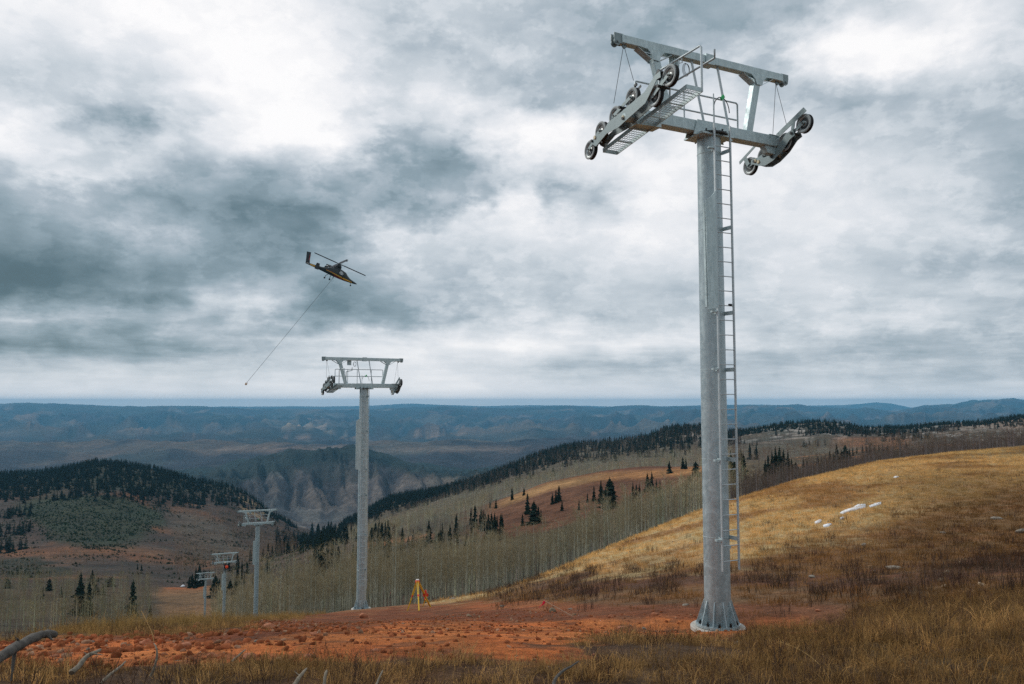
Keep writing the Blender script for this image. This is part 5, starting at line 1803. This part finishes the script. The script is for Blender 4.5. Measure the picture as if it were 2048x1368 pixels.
branch([(200, 1368, 5.8), (222, 1348, 5.9), (240, 1334, 6.1), (252, 1322, 6.3)], .012, .006, 'thin grey stick slanting under the bent pale stalk', M_WOODP)
branch([(408, 1300, 9.4), (425, 1294, 9.5), (436, 1285, 9.6), (444, 1276, 9.8)], .016, .006, 'grey stick leaning on the red stones', M_WOODP)
branch([(462, 1325, 7.2), (476, 1312, 7.4), (492, 1298, 7.7)], .014, .006, 'bleached stick leaning beside the rounded red rock', M_WOODP)
branch([(350, 1322, 7.4), (380, 1322, 7.4), (420, 1316, 7.6), (448, 1314, 7.7)], .006, .004, 'thin straight twig lying flat across the lower dirt', M_WOODP)
branch([(588, 1372, 5.6), (598, 1356, 5.7), (606, 1346, 5.8), (614, 1336, 6.0)], .017, .008, 'pale broken stick at the bottom edge left of centre', M_WOODP, forks=[[(600, 1352, 5.75), (588, 1342, 5.8)]])
branch([(648, 1374, 5.6), (650, 1355, 5.65), (653, 1340, 5.7)], .012, .010, 'short upright stick at the bottom edge', M_WOODP)
branch([(752, 1372, 5.6), (760, 1352, 5.7), (766, 1340, 5.8)], .009, .005, 'small leaning stick right of the short upright one', M_WOODP)
branch([(1106, 1374, 5.5), (1112, 1356, 5.6), (1126, 1342, 5.8), (1142, 1333, 6.0), (1158, 1322, 6.3)], .012, .006, 'curved greenish grey branch rising at the bottom centre', M_WOOD, forks=[[(1122, 1344, 5.8), (1118, 1336, 5.8)]])
branch([(860, 1312, 8.8), (878, 1306, 9.0), (892, 1298, 9.3), (894, 1288, 9.4)], .005, .002, 'thin dry twig sticking up from the front of the orange dirt', M_WOODP)
branch([(1560, 1284, 8.2), (1600, 1300, 7.6), (1640, 1330, 6.8), (1668, 1372, 6.2)], .005, .003, 'long arching dry grass stalk at the lower right', M_GRASS, name='dry_stalk')
branch([(1305, 1272, 10.2), (1325, 1280, 9.6), (1350, 1298, 8.8), (1378, 1322, 8.0)], .005, .003, 'long curved dry stalk below the near tower', M_GRASS, name='dry_stalk')
branch([(283, 1222, 8.3), (292, 1240, 8.2), (304, 1266, 8.1), (308, 1284, 8.0)], .003, .004, 'single tall grass stalk crossing the brow at left', M_GRASS, name='dry_stalk')

# leafless stems standing in the near left corner
def stems(px, py, d, hpx, n, seed, label):
    r = random.Random(seed)
    b = P(px, py, d)
    b.z = gz(b.x, b.y)
    m = MB()
    for _ in range(n):
        a = r.uniform(-.45, .45)
        h = hpx / F * d * r.uniform(.55, 1)
        p0 = Vector((r.uniform(-.05, .05), r.uniform(-.05, .05), -.03))
        p1 = p0 + Vector((a * h * .4, r.uniform(-.15, .15) * h, h * .55))
        p2 = p1 + Vector((a * h * .5, r.uniform(-.15, .15) * h, h * .5))
        m.tube([p0, p1, p2], .0032, 4, r1=.0012, smooth=False)
        for _ in range(3):
            q = p1.lerp(p2, r.random())
            m.tube([q, q + Vector((r.uniform(-.08, .08), r.uniform(-.05, .05), r.uniform(.03, .10)))], .0016, 3, r1=.0006, smooth=False)
    o = m.build('leafless_shrub', M_WEED, None, b)
    tag(o, label, 'shrub')
for a in [(205, 1360, 5.7, 110, 9, 1, 'tall dark leafless stems left of the bent pale stalk'), (262, 1360, 5.6, 90, 8, 2, 'dark leafless stems directly below the bent pale stalk'),
          (335, 1362, 5.6, 90, 9, 3, 'dark leafless stems right of the bent pale stalk'), (55, 1365, 5.5, 90, 6, 4, 'few thin stems under the thick grey branch'),
          (525, 1352, 6.0, 70, 7, 5, 'dark weed stems in front of the rounded red rock'), (135, 1366, 5.6, 60, 6, 6, 'low dark stems under the short bleached branch'),
          (700, 1340, 6.4, 60, 7, 7, 'dark weed stems at the lower edge left of centre'), (1220, 1340, 6.4, 50, 8, 8, 'dark weed stems at the bottom centre right of the curved branch'),
          (1560, 1330, 6.8, 60, 7, 9, 'dark weed stems beside the arching dry stalk'), (390, 1335, 6.6, 60, 6, 10, 'dark stems behind the fallen sticks')]:
    stems(*a)

# ------------------------------------------------------------------ survey gear
M_YEL = simple('yellow_paint', (.72, .42, .02), .5, 0, .12, 12)
M_RED = simple('red_orange_plastic', (.70, .06, .02), .5, 0, .12, 12)
M_WHITE = simple('white_plastic', (.75, .74, .72), .5, 0, .08)
M_PINK = leafy('pink_ribbon', (.85, .05, .13), .15, .4, instancer=False)
M_STAKE = simple('pale_stake', (.55, .36, .24), .8, 0, .2, 20)
M_DARK = simple('dark_cloth', (.03, .032, .035), .9, 0, .3, 20)
def tripod(feet, top, label, small=False):
    F3 = [ground_at(x, y, 20, 60) for x, y in feet]
    dmean = sum(f.y for f in F3) / 3
    T = P(top[0], top[1], dmean)
    t = thing('survey_tripod', label, 'tripod', (T.x, T.y, F3[0].z), 0)
    o = Vector((T.x, T.y, F3[0].z))
    k = .7 if small else 1.0
    hz = T.z - o.z
    for f in F3:
        m = MB()
        a = Vector((0, 0, hz - .06)) + ((f - o) * .06)
        e = f - o
        mid = a.lerp(e, .50)
        s = Vector((.035 * k, 0, 0))
        m.bar(a - s, mid - s * .7, .032 * k, .045 * k)
        m.bar(a + s, mid + s * .7, .032 * k, .045 * k)
        m.bar(mid.lerp(a, .15), e, .055 * k, .055 * k)
        lg = m.build('leg', M_YEL, t)
        m = MB()
        m.bar(mid.lerp(a, .08), mid.lerp(e, .06), .085 * k, .06 * k)
        m.build('leg_clamp', M_RED, lg)
        m = MB()
        m.tube([e.lerp(mid, .10), e + Vector((0, 0, -.02))], .022 * k, 6, r1=.006)
        m.build('foot_point', M_DARKSTEEL, lg)
    m = MB()
    m.lathe([(0, hz + .02), (.085 * k, hz + .02), (.11 * k, hz - .02), (.115 * k, hz - .08), (.05 * k, hz - .13), (0, hz - .13)], n=12)
    m.build('head', M_RED, t)
    m = MB()
    m.lathe([(0, hz + .055), (.075 * k, hz + .055), (.08 * k, hz + .022), (0, hz + .022)], n=12)
    m.build('head_cap', M_WHITE if not small else M_RED, t)
    return t, o, hz
tripod([(815, 1221), (838, 1222), (861, 1214)], (835, 1161), 'tall yellow survey tripod with red head standing on the red soil')
t2, o2, h2 = tripod([(846, 1213), (858, 1210), (862, 1214)], (851, 1196), 'low yellow tripod with a red instrument behind the tall tripod', True)
m = MB()
m.lathe([(0, h2 + .42), (.05, h2 + .42), (.07, h2 + .30), (.09, h2 + .1), (.07, h2 + .06), (0, h2 + .06)], n=12)
m.bar((-.11, 0, h2 + .08), (-.11, 0, h2 + .24), .04, .07)
m.bar((.11, 0, h2 + .08), (.11, 0, h2 + .24), .04, .07)
m.build('instrument', M_RED, t2)

def stake(base, top, d, r, label, ribbon=None, rmat=None, wmat=M_STAKE):
    b, e = P(base[0], base[1], d), P(top[0], top[1], d)
    t = thing('survey_stake', label, 'stake', b)
    m = MB()
    m.bar((0, 0, 0), e - b, r, r * .6)
    m.build('stick', wmat, t)
    if ribbon:
        m = MB()
        pts = [P(x, y, d) - b for x, y in ribbon]
        wd = Vector((.025, .01, .03))
        vs = []
        for i, p in enumerate(pts):
            vs += [p - wd, p + wd]
        m.add(vs, [[2 * i, 2 * i + 1, 2 * i + 3, 2 * i + 2] for i in range(len(pts) - 1)])
        vs2 = [Vector(v) + Vector((0, .006, 0)) for v in vs]
        m.add(vs2, [[2 * i, 2 * i + 2, 2 * i + 3, 2 * i + 1] for i in range(len(pts) - 1)])
        m.build('ribbon', rmat, t)
    return t
g = ground_at(1146, 1233)
stake((1146, 1233), (1086, 1200), g.y, .024, 'leaning wooden stake with a pink ribbon flag on the red soil', [(1087, 1202), (1090, 1206), (1084, 1209), (1079, 1214)], M_PINK)
g = ground_at(772, 1207)
stake((774, 1206), (779, 1188), g.y, .03, 'thin stake with an orange ribbon between second tower and tripod', [(781, 1183), (780, 1189), (778, 1194), (776, 1199)], M_RED)
stake((771, 1208), (763, 1190), g.y + .4, .03, 'bare pale stick leaning left beside the orange ribbon stake')

# ------------------------------------------------------------------ helicopter
M_HELI = simple('dark_green_black_paint', (.018, .026, .028), .35, .1, .15, 3)
M_GOLD = simple('yellow_stripe', (.60, .33, .03), .45, 0, .1, 6)
M_CRIM = simple('dark_red_stripe', (.30, .02, .015), .45, 0, .1, 6)
M_BLADE = simple('rotor_blade_grey', (.02, .022, .025), .5, .1, .15, 3)
def glassmat():
    m, t = material('cockpit_glass')
    b = t.n('ShaderNodeBsdfPrincipled', None, Base_Color=(.55, .62, .66, 1), Roughness=.08)
    b.inputs['Transmission Weight'].default_value = .35
    t.n('ShaderNodeOutputMaterial', None, Surface=b.outputs[0])
    return m
M_GLASS = glassmat()
HP = P(667, 545, 200)
hroot = thing('helicopter', 'dark twin rotor cargo helicopter with yellow stripe flying nose down', 'helicopter', HP)
hroot.rotation_euler = (Matrix.Rotation(math.radians(-14), 4, 'Z') @ Matrix.Rotation(math.radians(20), 4, 'Y')).to_euler()
hroot.scale = (1.16, 1.16, 1.16)
def hpart(name, m, mat, par=None):
    return m.build(name, mat, par or hroot)
# fuselage: stations along X (tail to nose): x, z centre, half width, half height
ST = [(-6.9, .02, .12, .18), (-5.6, -.02, .20, .24), (-4.2, -.05, .30, .32), (-2.8, -.08, .42, .44), (-1.6, .0, .58, .66), (-.4, .12, .72, .92), (.8, .14, .78, 1.02), (1.9, .08, .76, 1.02),
      (2.8, -.06, .70, .92), (3.5, -.34, .58, .62), (4.2, -.52, .46, .42), (5.0, -.62, .33, .29), (5.7, -.68, .20, .18), (6.1, -.70, .06, .07)]
def body(stations, mat_fn=None, n=20):
    m = MB()
    vs = []
    for x, zc, hw, hh in stations:
        for k in range(n):
            a = 2 * math.pi * k / n
            ca, sa = math.cos(a), math.sin(a)
            vs.append((x, hw * math.copysign(abs(ca) ** .8, ca), zc + hh * math.copysign(abs(sa) ** .8, sa)))
    fs = [[i * n + k, i * n + (k + 1) % n, (i + 1) * n + (k + 1) % n, (i + 1) * n + k] for i in range(len(stations) - 1) for k in range(n)]
    fs += [list(range(n))[::-1], [(len(stations) - 1) * n + k for k in range(n)]]
    m.add(vs, fs, 0, True)
    return m
hpart('fuselage', body(ST), M_HELI)
def side_stripe(name, pts, mat):
    """painted band along both flanks, laid 1 cm proud of the skin: x, z low, z high"""
    for s in (-1, 1):
        m = MB()
        vs = []
        xs = [q[0] for q in ST]
        for x, zl, zh in pts:
            zc = np.interp(x, xs, [q[1] for q in ST])
            hw = np.interp(x, xs, [q[2] for q in ST])
            hh = np.interp(x, xs, [q[3] for q in ST])
            for z in (zl, (zl + zh) / 2, zh):
                q = min(abs((z - zc) / hh), .985)
                vs.append((x, s * (hw * max(1 - q ** 2.5, .0) ** .4 + .015), z))
        n = len(pts)
        m.add(vs, [[3 * i + j, 3 * i + j + 1, 3 * i + j + 4, 3 * i + j + 3] for i in range(n - 1) for j in range(2)])
        hpart(name, m, mat)
side_stripe('yellow_stripe', [(-5.9, -.12, .10), (-5.0, -.16, .14), (-4.1, -.22, .12)], M_GOLD)
side_stripe('yellow_stripe', [(-1.6, -.02, .06), (-.4, -.12, -.02), (.8, -.30, -.12), (2.0, -.50, -.26), (3.2, -.70, -.40), (4.3, -.80, -.50), (5.1, -.82, -.66)], M_GOLD)
side_stripe('red_stripe', [(-1.5, .12, .16), (-.2, .02, .08), (.8, -.08, -.02)], M_CRIM)
side_stripe('red_stripe', [(.6, -.62, -.42), (1.8, -.80, -.56), (3.0, -.84, -.70), (4.0, -.86, -.78)], M_CRIM)
m = MB()
m.prism([(-7.1, -.15), (-6.1, -.02), (-6.45, .9), (-6.75, 2.55), (-7.75, 2.45), (-7.35, .9)], (0, 0, 0), (1, 0, 0), (0, 0, 1), (0, 1, 0), .14)
fin = hpart('tail_fin', m, M_HELI)
for y in (-.075, .075):
    m = MB()
    m.prism([(-6.62, .7), (-6.45, .85), (-6.62, 1.9), (-6.78, 2.2)], (0, y, 0), (1, 0, 0), (0, 0, 1), (0, 1, 0), .012)
    m.build('red_flash', M_CRIM, fin)
m = MB()
m.bar((-3.1, -1.9, .0), (-3.1, 1.9, .0), .9, .10)
st = hpart('tailplane', m, M_HELI)
for y in (-1.9, 1.9):
    m = MB()
    m.prism([(-3.55, -.55), (-2.65, -.55), (-2.6, .0), (-2.75, .85), (-3.45, .85), (-3.65, .0)], (0, y, 0), (1, 0, 0), (0, 0, 1), (0, 1, 0), .09)
    m.build('end_plate', M_HELI, st)
hpart('engine_housing', body([(-2.0, .95, .10, .10), (-1.6, .98, .22, .20), (-.4, 1.05, .42, .28), (.6, 1.12, .46, .32), (1.4, 1.02, .36, .22), (2.0, .86, .12, .08)]), M_HELI)
m = MB()
m.tube([(-1.2, .30, 1.15), (-2.4, .42, 1.12)], .17, 10)
m.tube([(-1.2, .30, 1.15), (-2.4, .42, 1.12)], .12, 10)
hpart('exhaust', m, M_DARKSTEEL)
hpart('mast_fairing', body([(-.05, 1.35, .20, .20), (.25, 1.55, .36, .45), (.75, 1.65, .40, .52), (1.15, 1.60, .32, .45), (1.4, 1.45, .12, .20)]), M_HELI)
for s in (-1, 1):
    m = MB()
    m.prism([(1.75, .12), (2.55, .02), (2.75, .42), (2.45, .78), (1.85, .86)], (0, s * .735, 0), (1, 0, 0), (0, 0, 1), (0, 1, 0), .03)
    hpart('side_window', m, M_GLASS)
    m = MB()
    vs = [(2.72, s * .60, .12), (3.45, s * .42, -.02), (3.25, s * .28, .30), (2.80, s * .40, .72)]
    m.add([Vector(v) + Vector((.03, s * .03, .03)) for v in vs] + [Vector(v) for v in vs], [[0, 1, 2, 3], [7, 6, 5, 4], [0, 4, 5, 1], [1, 5, 6, 2], [2, 6, 7, 3], [3, 7, 4, 0]])
    hpart('windscreen', m, M_GLASS)
# two intermeshing rotors on outward tilted masts
for s, ang in ((1, 3), (-1, 104)):
    rot = bpy.data.objects.new('rotor', None)
    COL.objects.link(rot)
    rot.parent = hroot
    rot.location = (.62, s * .28, 2.15)
    rot.rotation_euler = (Matrix.Rotation(math.radians(-13 * s), 4, 'X') @ Matrix.Rotation(math.radians(4), 4, 'Y') @ Matrix.Rotation(math.radians(ang), 4, 'Z')).to_euler()
    m = MB()
    m.tube([(0, 0, -.6), (0, 0, .12)], .09, 10)
    m.lathe([(0, .16), (.16, .12), (.20, 0), (.16, -.08), (0, -.1)], n=14)
    m.build('rotor_hub', M_DARKSTEEL, rot)
    for e in (-1, 1):
        m = MB()
        m.prism([(.15, -.10), (.9, -.12), (1.1, -.27), (6.5, -.25), (6.55, .16), (1.1, .20), (.9, .12), (.15, .10)], (0, 0, .02), (e, 0, 0), (0, 1, 0), (0, 0, 1), .13)
        m.prism([(4.6, -.52), (5.4, -.52), (5.4, -.28), (4.6, -.28)], (0, 0, .0), (e, 0, 0), (0, 1, 0), (0, 0, 1), .03)
        m.build('rotor_blade', M_BLADE, rot)
for s in (-1, 1):
    m = MB()
    m.tube([(-.6, s * .45, -.5), (-1.0, s * 1.05, -1.15)], .06, 6)
    m.tube([(-1.0, s * 1.05, -1.15), (-1.0, s * 1.05, -1.65)], .05, 6)
    lg = hpart('landing_leg', m, M_HELI)
    m = MB()
    m.lathe([(0, .09), (.14, .09), (.20, .05), (.20, -.05), (.14, -.09), (0, -.09)], (-1.0, s * 1.05 + s * .12, -1.7), (0, 1, 0), 14)
    m.build('wheel', M_RUBBER, lg)
m = MB()
m.tube([(4.6, 0, -.85), (4.75, 0, -1.35)], .05, 6)
lg = hpart('nose_leg', m, M_HELI)
m = MB()
m.lathe([(0, .07), (.12, .07), (.17, .03), (.17, -.03), (.12, -.07), (0, -.07)], (4.78, .1, -1.42), (0, 1, 0), 14)
m.build('wheel', M_RUBBER, lg)
m = MB()
m.tube([(.3, 0, -.8), (.3, 0, -1.25)], .09, 8)
hpart('cargo_hook', m, M_DARKSTEEL)
# the long line below it
bpy.context.view_layer.update()
a, b = hroot.matrix_world @ Vector((.3, 0, -1.25)), P(492, 767, 196)
line = thing('long_line', 'thin cargo line with a hook trailing below the helicopter', 'cargo line', a)
m = MB()
N = 24
m.tube([(b - a) * (i / N) + Vector((-.35, 0, -.5)) * math.sin(math.pi * i / N) * .6 for i in range(N + 1)], .035, 5)
m.build('rope', M_CABLE, line)
m = MB()
q = b - a
m.lathe([(0, .35), (.10, .30), (.28, .0), (.26, -.20), (.10, -.3), (0, -.3)], q + Vector((0, 0, -.1)), (0, 0, 1), 10)
m.tube([q + Vector((.22, 0, -.1)), q + Vector((.45, 0, .25))], .05, 6)
m.build('load_hook', M_STAKE, line)

# ------------------------------------------------------------------ worker on the fourth tower
def worker():
    tw, base, H = TW[3]
    rz = math.radians(23.6)
    def L2W(v):
        c, s = math.cos(rz), math.sin(rz)
        return Vector((base.x + c * v[0] - s * v[1], base.y + s * v[0] + c * v[1], base.z + v[2]))
    org = L2W((-.05, -.72, H - 1.55))
    t = thing('person', 'worker in dark clothes and helmet with an orange bag climbing the fourth tower', 'person', org, rz)
    J = {'pel': (0, 0, .92), 'sp': (0, -.04, 1.14), 'ch': (0, -.03, 1.36), 'nk': (0, .0, 1.52), 'hd': (0, .03, 1.64), 'ht': (0, .03, 1.74),
         'sl': (-.19, -.02, 1.42), 'el': (-.27, .10, 1.30), 'hl': (-.18, .27, 1.50), 'sr': (.19, -.02, 1.42), 'er': (.28, .08, 1.42), 'hr': (.20, .27, 1.66),
         'tl': (-.10, 0, .88), 'kl': (-.16, .16, .62), 'fl': (-.13, .12, .22), 'ol': (-.13, .26, .17), 'tr': (.10, 0, .88), 'kr': (.13, .10, .48), 'fr': (.12, .10, .07), 'or': (.12, .25, .02)}
    Rr = {'pel': .15, 'sp': .145, 'ch': .17, 'nk': .065, 'hd': .10, 'ht': .085, 'sl': .075, 'el': .055, 'hl': .04, 'sr': .075, 'er': .055, 'hr': .04,
          'tl': .10, 'kl': .075, 'fl': .055, 'ol': .045, 'tr': .10, 'kr': .075, 'fr': .055, 'or': .045}
    ed = [('pel', 'sp'), ('sp', 'ch'), ('ch', 'nk'), ('nk', 'hd'), ('hd', 'ht'), ('ch', 'sl'), ('sl', 'el'), ('el', 'hl'), ('ch', 'sr'), ('sr', 'er'), ('er', 'hr'),
          ('pel', 'tl'), ('tl', 'kl'), ('kl', 'fl'), ('fl', 'ol'), ('pel', 'tr'), ('tr', 'kr'), ('kr', 'fr'), ('fr', 'or')]
    ks = list(J)
    me = bpy.data.meshes.new('body')
    me.from_pydata([J[k] for k in ks], [(ks.index(a), ks.index(b)) for a, b in ed], [])
    me.materials.append(M_DARK)
    o = put('body', me, t)
    sk = o.modifiers.new('skin', 'SKIN')
    sv = me.skin_vertices[0].data
    for i, k in enumerate(ks):
        sv[i].radius = (Rr[k], Rr[k])
        sv[i].use_root = (k == 'pel')
    ss_ = o.modifiers.new('sub', 'SUBSURF')
    ss_.levels = ss_.render_levels = 1
    m = MB()
    m.lathe([(0, .155), (.06, .145), (.11, .09), (.125, .02), (.155, .0), (.125, -.005), (0, -.005)], (0, .03, 1.68), n=14, smooth=True)
    m.build('helmet', simple('cream_helmet', (.62, .50, .34), .4), t)
    m = MB()
    m.lathe([(0, .24), (.16, .22), (.25, .10), (.27, -.08), (.20, -.24), (0, -.27)], (.26, -.22, 1.05), n=14, smooth=True)
    m.build('bag', simple('orange_bag', (.85, .08, .02), .6), t)
    m = MB()
    m.tube([(-.14, -.10, 1.44), (.05, -.18, 1.25), (.24, -.20, 1.18)], .022, 5)
    m.build('bag_strap', M_RED, t)
worker()
